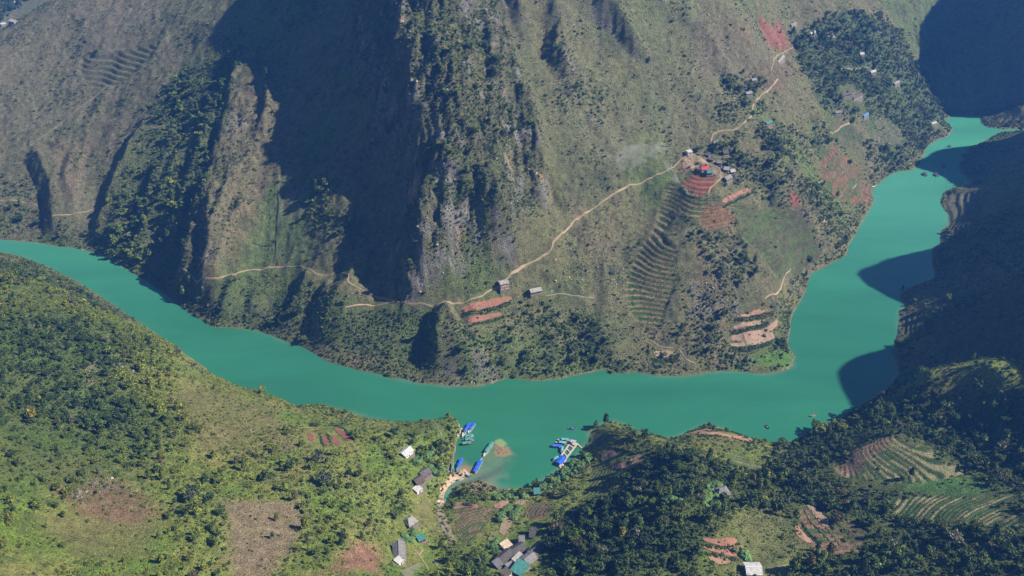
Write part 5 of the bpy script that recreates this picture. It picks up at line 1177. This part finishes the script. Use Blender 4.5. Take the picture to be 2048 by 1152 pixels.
# the buttress is clothed much more closely: its faces are steep, so plants crowd in plan
Acl, Bcl, rcl_ = candidates(1.5, -330, 60, 560, 860, seed=120); kc = (rcl_.uniform(0, 1, Acl.shape) < .62 * G.sample(Acl, Bcl, rock) * (1 - .75 * G.sample(Acl, Bcl, ROCKM)) * sstep(-.5, .1, fbm(Acl, Bcl, 16, 3, 121)))
Acl, Bcl = Acl[kc], Bcl[kc]; cl_s = rcl_.uniform(.5, 1.45, Acl.shape); ct = tints(Acl, Bcl, rcl_, .9); ct = np.where((rcl_.uniform(0, 1, Acl.shape) < .28)[:, None], np.array([(.13, .11, .075)]) * rcl_.uniform(.7, 1.3, Acl.shape)[:, None], ct); scatter('cliff_bushes', P_BUSH, np.stack([Acl, Bcl, G.sample(Acl, Bcl) - .2 * cl_s], -1), cl_s, ct, 'dark bushes clinging to the rocky buttress', 13)
sA = sown(DS, 2.05, 103, 2.6, .35, 1.15, .1, 1.0)
print('plants', len(tA[0]), len(bA[0]), len(sA[0]), round(time.time() - T0, 1))
# hedges of young crops on the risers
A, B, r = candidates(1.5, seed=104); hd = G.sample(A, B, HEDGE) ; k = (r.uniform(0, 1, A.shape) < hd * 1.0) & (G.sample(A, B, G.dist) > 2); A, B = A[k], B[k]
hs = r.uniform(.4, .8, A.shape); ht = PAL[3] * r.uniform(.8, 1.6, A.shape)[:, None]
HA, HB = [], []
for P, rows in (([(1470,640),(1500,637),(1530,630),(1546,626)], 3), ([(1462,664),(1490,660),(1515,653),(1537,645)], 3), ([(1466,698),(1500,697),(1533,688),(1543,683)], 4), ([(925,630),(960,624),(1000,613),(1022,604)], 3), ([(940,651),(975,643),(1008,633)], 2), ([(1302,718),(1325,722),(1350,718),(1358,708)], 3),
    ([(1505,384),(1470,402),(1448,415)], 2), ([(1600,385),(1607,402),(1605,418)], 2), ([(1500,885),(1470,878),(1440,872),(1400,873)], 2), ([(1376,864),(1414,855),(1440,860),(1480,868),(1503,873)], 3), ([(1400,1090),(1440,1094),(1480,1092)], 2), ([(1405,1105),(1440,1112),(1470,1118)], 2),
    ([(1604,1045),(1612,1062),(1640,1086)], 2), ([(1612,1004),(1630,1009),(1660,1036),(1664,1056)], 3), ([(655,868),(660,880),(665,893)], 1), ([(640,868),(643,882),(648,893)], 1), ([(664,850),(690,858),(708,880)], 2), ([(1230,895),(1270,905),(1292,902)], 2)):
    q = np.array(trace(P)); L_ = np.concatenate([[0], np.cumsum(np.hypot(*np.diff(q, axis=0).T))]); n = int(L_[-1] / 1.0); tt = np.linspace(0, L_[-1], max(n, 2)); hx, hy = np.interp(tt, L_, q[:, 0]), np.interp(tt, L_, q[:, 1])
    for k in range(rows): HA.append(hx + r.normal(0, .35, len(tt))); HB.append(hy + (k - rows / 2) * 1.1 + r.normal(0, .3, len(tt)))
HA, HB = np.concatenate(HA), np.concatenate(HB)
scatter('field_hedges', P_BUSH, np.stack([HA, HB, G.sample(HA, HB) - .1], -1), r.uniform(.6, 1.15, len(HA)), PAL[2] * r.uniform(.7, 1.5, len(HA))[:, None], 'bushy green hedges along the field edges', 14)
scatter('terrace_crops', P_SCRUB, np.stack([A, B, G.sample(A, B) - .1], -1), hs, ht, 'dark green crop rows growing along the terrace edges', 5)
scatter('scrub', P_SCRUB, np.stack(sA[:3], -1), sA[3], sA[4], 'low scrub and tufts covering the grassy slopes', 6)
scatter('bushes', P_BUSH, np.stack(bA[:3], -1), bA[3], bA[4], 'dense green bushes covering the gorge slopes', 7)
#banana groves
A, B, r = candidates(3.2, seed=105); DN = np.zeros(cg.X.shape, np.float32)
def grove(P, v):
    Q = trace(P); DN[:] = np.maximum(DN, v * inside(cg.X, cg.Y, Q))
for P in ([(1060,975),(1110,955),(1150,925),(1175,910),(1180,925),(1140,955),(1100,985)], [(985,992),(1050,985),(1050,1000),(990,1002)], [(798,1058),(832,1062),(830,1085),(812,1090)], [(850,930),(890,940),(880,975),(850,965)], [(830,900),(870,905),(865,930),(830,925)],
          [(1325,985),(1365,990),(1360,1012),(1328,1008)], [(1400,975),(1435,970),(1440,1010),(1405,1012)], [(1470,1105),(1500,1105),(1500,1125),(1470,1125)], [(985,1080),(1000,1075),(1000,1110),(985,1110)], [(1000,1020),(1040,1010),(1030,1040),(1005,1050)]): grove(P, .75)
k = (r.uniform(0, 1, A.shape) < cg.sample(A, B, DN)) & clear_of_houses(A, B, 1) & (G.sample(A, B, G.dist) > 1.5); A, B = A[k], B[k]
scatter('banana_grove', P_BANANA, np.stack([A, B, G.sample(A, B)], -1), r.uniform(2.0, 3.4, A.shape), np.array([(.06, .11, .03)]) * r.uniform(.8, 1.7, A.shape)[:, None], 'broad leaved banana plants growing by the water and the houses', 8)
# ------------------------------------------------------------------ trees one can tell apart
def vis(A, B, Zt):
    """share of sight lines from the camera that reach these points over the ground"""
    ok = np.ones(A.shape, bool)
    for t in np.linspace(.35, .985, 60):
        ok &= (CAM_H + (Zt - CAM_H) * t) > G.sample(A * t, B * t) - .5
    return ok
CROWNS = tree_meshes(LEAF_O, 8, 260)
TRUNKS = []
for k in range(4):
    me = bpy.data.meshes.new('trunk'); me.materials.append(BARK); add_trunk(me, 1.45, .085, 20 + k); TRUNKS.append(me)
TONES = [('dark green', PAL[0]), ('dark green', PAL[1]), ('mid green', PAL[3]), ('mid green', PAL[2]), ('yellowish green', PAL[4]), ('greyish green', np.array((.09, .11, .06)))]
SPECIAL = [  # pixel of the crown, size, tone index or colour, shape index, label
 (1212,840,4.2,1,3,'tall slim tree standing on the point right of the jetty'), (1245,1068,4.2,(.3,.26,.05),3,'bright yellow leaved tree in the dark wood'), (62,831,3.6,(.32,.26,.04),0,'orange yellow round tree on the left wooded slope'),
 (788,864,3.9,1,0,'round dark tree alone in the green meadow above the white roofed house'), (823,884,2.3,0,0,'small dark round tree just above the white roofed house'), (697,947,3.0,1,0,'round green tree in dry grass below the four red plots'),
 (586,926,4.4,3,2,'wide green tree left of the pale leafless looking tree'), (650,956,5.0,5,2,'large greyish feathery tree in the middle of the near slope'), (634,912,4.8,5,2,'greyish feathery tree just below the four red plots'),
 (534,948,4.2,2,2,'spreading tree on the left of the wide green tree'), (1503,993,5.6,1,2,'large spreading tree at the top edge of the yellow green meadow'), (1565,1003,4.6,5,2,'thin greyish tree on the top right of the yellow green meadow'),
 (1427,857,2.6,5,3,'small slender tree standing in the curved brown shore field'), (1290,868,3.2,1,0,'round tree on the shore ridge left of the bay'), (1824,945,3.6,1,3,'lone narrow tree between the two terraced hills'), (1636,1094,2.8,1,3,'lone small tree below the stepped brown plots'),
 (532,145,3.6,5,3,'lone tree lit at the top of the shadowed rib'), (484,70,3.2,5,3,'highest lone tree lit above the dark gully'), (478,95,3.2,3,3,'second lone tree lit above the dark gully'), (1943,592,3.4,5,0,'pale tree lit on the shaded right bank'),
 (1853,616,3.0,2,0,'small lit tree on the shaded right headland'), (1875,618,3.4,3,0,'larger lit tree on the shaded right headland'), (1806,575,2.8,1,3,'tree on the small shaded spit by the river'), (1795,685,3.2,1,0,'dark tree leaning over the water at the lower right bank'),
 (530,948,3.2,0,0,'dark tree beneath the spreading tree on the near slope'), (380,985,5.2,5,2,'large pale grey green tree right of the rocky scarp'), (545,1070,2.2,5,3,'small thin tree in the bare tan clearing'), (1100,1085,5.0,0,2,'big dark crown just right of the hamlet'),
 (1955,770,4.4,1,0,'round crowned tree on the shaded ridge at the right'), (1700,325,3.0,1,0,'rounded tree above the far shore terraces'),
]
LM = [('the white roofed house', 812, 904), ('the dark brown roofed house', 836, 960), ('the thatched hut', 820, 1044), ('the white gabled house', 798, 1105), ('the brown pond', 847, 1024), ('the long dark roofs', 1020, 1105), ('the teal hamlet roof', 1041, 1135),
 ('the teal shore shed', 1075, 979), ('the muddy pond', 988, 1080), ('the hipped house in the wood', 1445, 982), ('the whitewashed roof', 1507, 1138), ('the middle red plot', 1445, 1103), ('the yellow green meadow', 1520, 1070), ('the stepped brown plots', 1640, 1060),
 ('the upper terraced hill', 1780, 915), ('the lower terraced hill', 1900, 1015), ('the flat green field', 1900, 972), ('the curved shore field', 1440, 868), ('the jetty', 1133, 905), ('the brown knoll plot', 1255, 925), ('the bare tan clearing', 540, 1070), ('the bare red clearing', 700, 1120),
 ('the four red plots', 660, 875), ('the rocky scarp', 200, 980), ('the white rock patch', 222, 730), ('the burnt brown patch', 200, 1050), ('the top left corner of the near slope', 20, 540), ('the shore bend at the left', 420, 720), ('the sandbar', 920, 950),
 ('the bright yellow tree', 1245, 1068), ('the dark terraces', 1705, 1070), ('the bottom right corner', 2030, 1140), ('the shaded ridge at the right', 1950, 770), ('the fan shaped plots', 945, 1040), ('the brown terrace rows', 1078, 1020), ('the green crop rows', 1210, 960),
 ('the orange yellow tree', 62, 831), ('the brick house', 1008, 568), ('the long hedged terraces', 1300, 540), ('the red terraced hilltop', 1405, 365), ('the bottom left corner', 20, 1140), ('the right wood shore', 1620, 870), ('the shaded hollow at the right', 1780, 850),
 ('the meadow above the boats', 880, 870), ('the pale long field', 1030, 1030), ('the bottom edge wood', 1200, 1140), ('the left forest middle', 120, 800), ('the left forest foot', 350, 860)]
ORD = ['', 'second ', 'third ', 'fourth ', 'fifth ', 'sixth ', 'seventh ', 'eighth ', 'ninth ', 'tenth ']
A, B, Zz, Sz, Tt, _ = tA
u_, v_ = project(A, B, Zz + 1.4 * Sz); dep_ = B * CP - (Zz - CAM_H) * SP
screen = Sz * F / dep_; inf = (u_ > 2) & (u_ < 2046) & (v_ > 2) & (v_ < 1150); ok = vis(A, B, Zz + 1.5 * Sz) & inf
order = np.argsort(-np.where(ok, screen, -1)); NT = 300 - len(SPECIAL); chosen = order[:NT]
tree_list = []
for px, py, s, tone, shp, lb in SPECIAL:
    x, y, z = elevated(px, py, 1.2 * s); c = TONES[tone][1] * 1.0 if isinstance(tone, int) else np.array(tone); tree_list.append((x, y, z - .1, s, c, shp, lb))
used = {}
rt = np.random.default_rng(5); entries = []
for i in chosen:
    x, y, z, s = float(A[i]), float(B[i]), float(Zz[i]), float(Sz[i]); px, py = float(u_[i]), float(v_[i])
    lum = float(Tt[i].mean()); hue = Tt[i][1] / max(Tt[i][0], 1e-3)
    tone = 'dark green' if lum < .042 else ('mid green' if lum < .062 else 'light green')
    if Tt[i][0] > Tt[i][1] * .93: tone = 'brownish'
    shp = int(rt.integers(0, 8)); sw = ('rounded', 'domed', 'spreading', 'narrow')[shp % 4]; size = 'large' if s > 3.4 else ('medium' if s > 2.7 else 'small')
    dd_ = [(math.hypot(px - a, py - b), n, a, b) for n, a, b in LM]; dd_.sort(); d0, nm, la, lb_ = dd_[0]
    dx_, dy_ = px - la, py - lb_; dr = ('right of' if dx_ > 0 else 'left of') if abs(dx_) > abs(dy_) else ('below' if dy_ > 0 else 'above')
    entries.append((d0, x, y, z, s, Tt[i], shp, size, tone, sw, dr, nm))
entries.sort(key=lambda e: e[0]); 
for d0, x, y, z, s, c, shp, size, tone, sw, dr, nm in entries:
    key = (size, tone, sw, dr, nm); k = used.get(key, 0); used[key] = k + 1
    tree_list.append((x, y, z, s, c, shp, '%s %s %s tree, %snearest %s %s' % (size, tone, sw, ORD[min(k, 9)], dr, nm)))
for x, y, z, s, c, shp, lb in tree_list:
    t = thing('tree', lb, 'tree', (x, y, z), float(rt.uniform(0, 6.28)), 'trees of the gorge woods')
    for nm, me in (('crown', CROWNS[shp % 8]), ('trunk', TRUNKS[shp % 4])):
        o = bpy.data.objects.new(nm, me); COL.objects.link(o); o.parent = t; o.scale = (s, s, s * float(rt.uniform(.9, 1.15))); o.color = (*[float(q) for q in c], 1)
rest = np.ones(len(A), bool); rest[chosen] = False
rf = np.random.default_rng(77); FX = []
for _ in range(150):
    q = (rf.uniform(-5, 75), rf.uniform(-5, 48))
    if q[1] < 50 - q[0] * .75: x, y, z = elevated(*q); FX.append((x, y, z))
FX = np.array([f for f in FX if f[1] > 1300] + [(-700., 1450., float(ground_h(-700, 1450)))])
scatter('valley_trees', P_TREE, FX, rf.uniform(3, 6, len(FX)), PAL[rf.integers(1, 4, len(FX))], 'distant trees in the side valley at the top left', 12)
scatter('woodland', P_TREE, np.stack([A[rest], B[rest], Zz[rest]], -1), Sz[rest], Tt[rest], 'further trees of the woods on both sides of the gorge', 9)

# ------------------------------------------------------------------ rocks
def rock_meshes(n):
    out = []; m, nt, b = new_mat('limestone'); at = N(nt, 'ShaderNodeAttribute', attribute_name='tint', attribute_type='INSTANCER'); nt.links.new(at.outputs['Color'], b.inputs['Base Color']); b.inputs['Roughness'].default_value = .9
    for k in range(n):
        r = np.random.default_rng(200 + k); bm = bmesh.new(); bmesh.ops.create_icosphere(bm, subdivisions=2, radius=1)
        cuts = [(r.normal(size=3), r.uniform(.45, .8)) for _ in range(7)]
        for v in bm.verts:
            p = np.array(v.co)
            for c, d in cuts:
                c = c / np.linalg.norm(c); e = p @ c - d
                if e > 0: p = p - c * e
            v.co = Vector(p * (1, .8, 1.0))
        me = bpy.data.meshes.new('boulder'); bm.to_mesh(me); bm.free(); me.materials.append(m); out.append(me)
    return out
P_ROCK = proto('rock_shapes', rock_meshes(4))
RD = cg.sample(0, 0) * 0 if False else np.zeros(cg.X.shape, np.float32)
RD += G.sample(cg.X, cg.Y, ROCKM) * .16
def rocks(P, v):
    Q = trace(P); RD[:] = np.maximum(RD, v * inside(cg.X, cg.Y, Q))
for P, v in (([(1385,560),(1450,545),(1478,600),(1475,640),(1420,655),(1370,620)], .3), ([(1150,470),(1240,440),(1260,540),(1240,620),(1120,600),(1080,560)], .07), ([(150,985),(200,962),(228,953),(232,968),(205,985),(165,1003)], .35),([(800,480),(850,440),(900,450),(880,540),(840,600),(800,595)], .22),([(840,400),(1000,380),(1080,420),(980,500),(880,470)], .14),([(900,180),(1060,260),(1080,380),(900,380)], .07), ([(210,710),(260,700),(270,800),(180,800)], .12),
             ([(905,938),(940,938),(942,952),(915,962),(890,985),(880,1040),(895,1060),(876,1060),(872,1000),(890,965)], .35), ([(912,835),(925,845),(918,900),(912,905)], .4), ([(1560,60),(1300,140),(1100,130),(1300,300),(1500,300)], .05), ([(700,60),(830,60),(830,590),(780,590)], .15)): rocks(P, v)
A, B, r = candidates(1.9, seed=106); k = (r.uniform(0, 1, A.shape) < cg.sample(A, B, RD)) & (G.sample(A, B, G.dist) > .3) & clear_of_houses(A, B, .5); A, B = A[k], B[k]
g = r.uniform(.09, .23, A.shape)[:, None] * np.array([(1.05, .98, .92)]); warm = (r.uniform(0, 1, A.shape) < .08)[:, None]; g = np.where(warm, np.array([(.42, .3, .19)]), g)
nearshore = (G.sample(A, B, G.dist) < 6)[:, None] & (A[:, None] > -80) & (A[:, None] < 40) & (B[:, None] < 560); g = np.where(nearshore, np.array([(.5, .38, .27)]), g)
scatter('limestone_rocks', P_ROCK, np.stack([A, B, G.sample(A, B) - .1], -1), r.uniform(.3, 1.35, A.shape) ** 1.3, g, 'scattered limestone rocks and boulders on the slopes', 11)
A, B = [], []; r = np.random.default_rng(9)
for cx_, cy_, n_, rad in ((993,897,22,1.6), (1001,903,18,1.5), (988,893,10,1.2), (958,956,5,.8), (945,962,5,.8)):
    ax_, ay_ = at_z(cx_, cy_, 0); A += list(ax_ + r.normal(0, rad, n_) * 1.5); B += list(ay_ + r.normal(0, rad, n_))
scatter('river_rocks', P_ROCK, np.stack([A, B, np.full(len(A), .0)], -1), r.uniform(.25, .7, len(A)), np.array([(.16, .11, .075)]) * r.uniform(.6, 1.4, len(A))[:, None], 'small brown rocks breaking the water in the cove', 15)
print('done', round(time.time() - T0, 1), len(tree_list), len(A))
# ------------------------------------------------------------------ smoke of a field fire
def smoke(name, pts, label, dens):
    bm = bmesh.new()
    for k in range(len(pts) - 1):
        p, q = Vector(pts[k][:3]), Vector(pts[k + 1][:3]); n = 3
        for j in range(n):
            t = j / n; c = p.lerp(q, t); rr = pts[k][3] * (1 - t) + pts[k + 1][3] * t
            mt = Matrix.Translation(c + Vector((random.uniform(-.3, .3), random.uniform(-.3, .3), random.uniform(-.2, .2))) * rr) @ Matrix.Diagonal((rr, rr, rr * .8, 1))
            bmesh.ops.create_icosphere(bm, subdivisions=2, radius=1, matrix=mt)
    me = bpy.data.meshes.new(name); bm.to_mesh(me); bm.free()
    rm_ = bpy.data.objects.new('tmp', me); 
    m = bpy.data.materials.new(name); m.use_nodes = True; nt = m.node_tree; nt.nodes.clear(); L = nt.links.new
    pv = nt.nodes.new('ShaderNodeVolumePrincipled'); oo = nt.nodes.new('ShaderNodeOutputMaterial'); pv.inputs['Color'].default_value = (.97, .985, 1, 1)
    geo = nt.nodes.new('ShaderNodeNewGeometry'); nz = nt.nodes.new('ShaderNodeTexNoise'); nz.inputs['Scale'].default_value = .11; nz.inputs['Detail'].default_value = 4; L(geo.outputs['Position'], nz.inputs['Vector'])
    mr = nt.nodes.new('ShaderNodeMapRange'); mr.inputs[1].default_value = .42; mr.inputs[2].default_value = .7; mr.inputs[3].default_value = 0; mr.inputs[4].default_value = dens; L(nz.outputs[0], mr.inputs[0]); L(mr.outputs[0], pv.inputs['Density'])
    L(pv.outputs[0], oo.inputs['Volume']); bpy.data.objects.remove(rm_); o = link(name, me, m)
    o.modifiers.new('join', 'REMESH'); o.modifiers['join'].mode = 'VOXEL'; o.modifiers['join'].voxel_size = 1.0
    o['kind'] = 'stuff'; o['label'] = label
def sp(px, py, up, r): x, y, z = elevated(px, py, up); return (x, y, z + up, r)
smoke('smoke', [sp(1374, 381, 1.5, 1.6), sp(1366, 374, 3, 2.2), sp(1356, 366, 4, 2.4), sp(1349, 358, 6, 3), sp(1342, 348, 8, 3.6), sp(1337, 338, 10, 4)], 'white smoke rising from the hedged terraces', .22)
smoke('smoke', [sp(1337, 338, 10, 4), sp(1332, 318, 15, 6), sp(1322, 300, 20, 8), sp(1300, 305, 24, 11), sp(1268, 312, 26, 13), sp(1235, 325, 26, 10)], 'thin bluish smoke drifting over the slope', .022)
smoke('smoke', [sp(1385, 392, 1, 1.2), sp(1378, 388, 1.5, 1.6), sp(1372, 383, 2, 1.8)], 'low white smoke at the foot of the red terraces', .3)
# ------------------------------------------------------------------ boat wakes
WK = surf('foam', (.05, .2, .17), .3, .2, .3)
def wake(P, w):
    Q = shore(P); A_ = np.array(Q); T_ = np.gradient(A_, axis=0); T_ /= np.linalg.norm(T_, axis=1)[:, None]; Nn = np.stack([-T_[:, 1], T_[:, 0]], -1)
    V = []
    for o_ in (-.5, 0, .5):
        B_ = A_ + Nn * w * o_; V.append(np.stack([B_[:, 0], B_[:, 1], np.full(len(B_), .06 + (.14 if o_ == 0 else -.05))], -1))
    me = grid_mesh('wake', np.stack(V, 1).reshape(-1, 3), len(A_), 3); me.materials.append(WK); o = structure(link('wake', me)); o['label'] = 'faint ripple of a boat wake'
for P in ([(1889,335),(1896,345),(1903,357),(1912,372)], [(1887,336),(1890,350),(1892,365),(1893,378)], [(1886,336),(1880,345),(1872,352)], [(1885,334),(1876,340),(1864,345)], [(1888,336),(1899,342),(1912,350)],
          [(1870,354),(1862,360),(1858,366)], [(1873,355),(1870,364),(1869,370)], [(1900,294),(1906,296),(1913,297)], [(1888,336),(1893,352),(1899,370)]): wake(P, .8)
# ------------------------------------------------------------------ bare trees in the clearings
def bare_tree(px, py, h, label, seed):
    x, y, z = elevated(px, py); t = thing('bare_tree', label, 'bare tree', (x, y, z), random.uniform(0, 6), None); r = random.Random(seed)
    me = bpy.data.meshes.new('trunk'); me.materials.append(PALEB); add_trunk(me, h * .6, .2, seed); link('trunk', me, None, t)
    for k in range(6):
        a = r.uniform(0, 6.28); z0 = h * r.uniform(.35, .6); L_ = h * r.uniform(.25, .45); p = Vector((0, 0, z0)); q = p + Vector((math.cos(a) * L_ * .6, math.sin(a) * L_ * .6, L_)); ax = (q - p).normalized(); u = ax.orthogonal().normalized(); v = ax.cross(u)
        pts = [p + (u * math.cos(i * 2.094) + v * math.sin(i * 2.094)) * .09 for i in range(3)] + [q + (u * math.cos(i * 2.094) + v * math.sin(i * 2.094)) * .02 for i in range(3)]
        MB().poly(pts, [(0,1,4,3),(1,2,5,4),(2,0,3,5)]).build('branch', PALEB, t)
PALEB = surf('pale_bark', (.3,.26,.22), .9, .2, 2)
for px, py, h, lb in ((619,1037,10,'slender bare tree on the right edge of the tan clearing'), (541,1078,11,'slender bare tree in the middle of the tan clearing'), (533,1135,8,'small bare tree at the foot of the tan clearing'), (700,975,9,'pale bare trunked tree below the four red plots'), (885,1000,5,'short dead tree beside the stream')):
    bare_tree(px, py, h, lb, px)
print('all', round(time.time() - T0, 1))
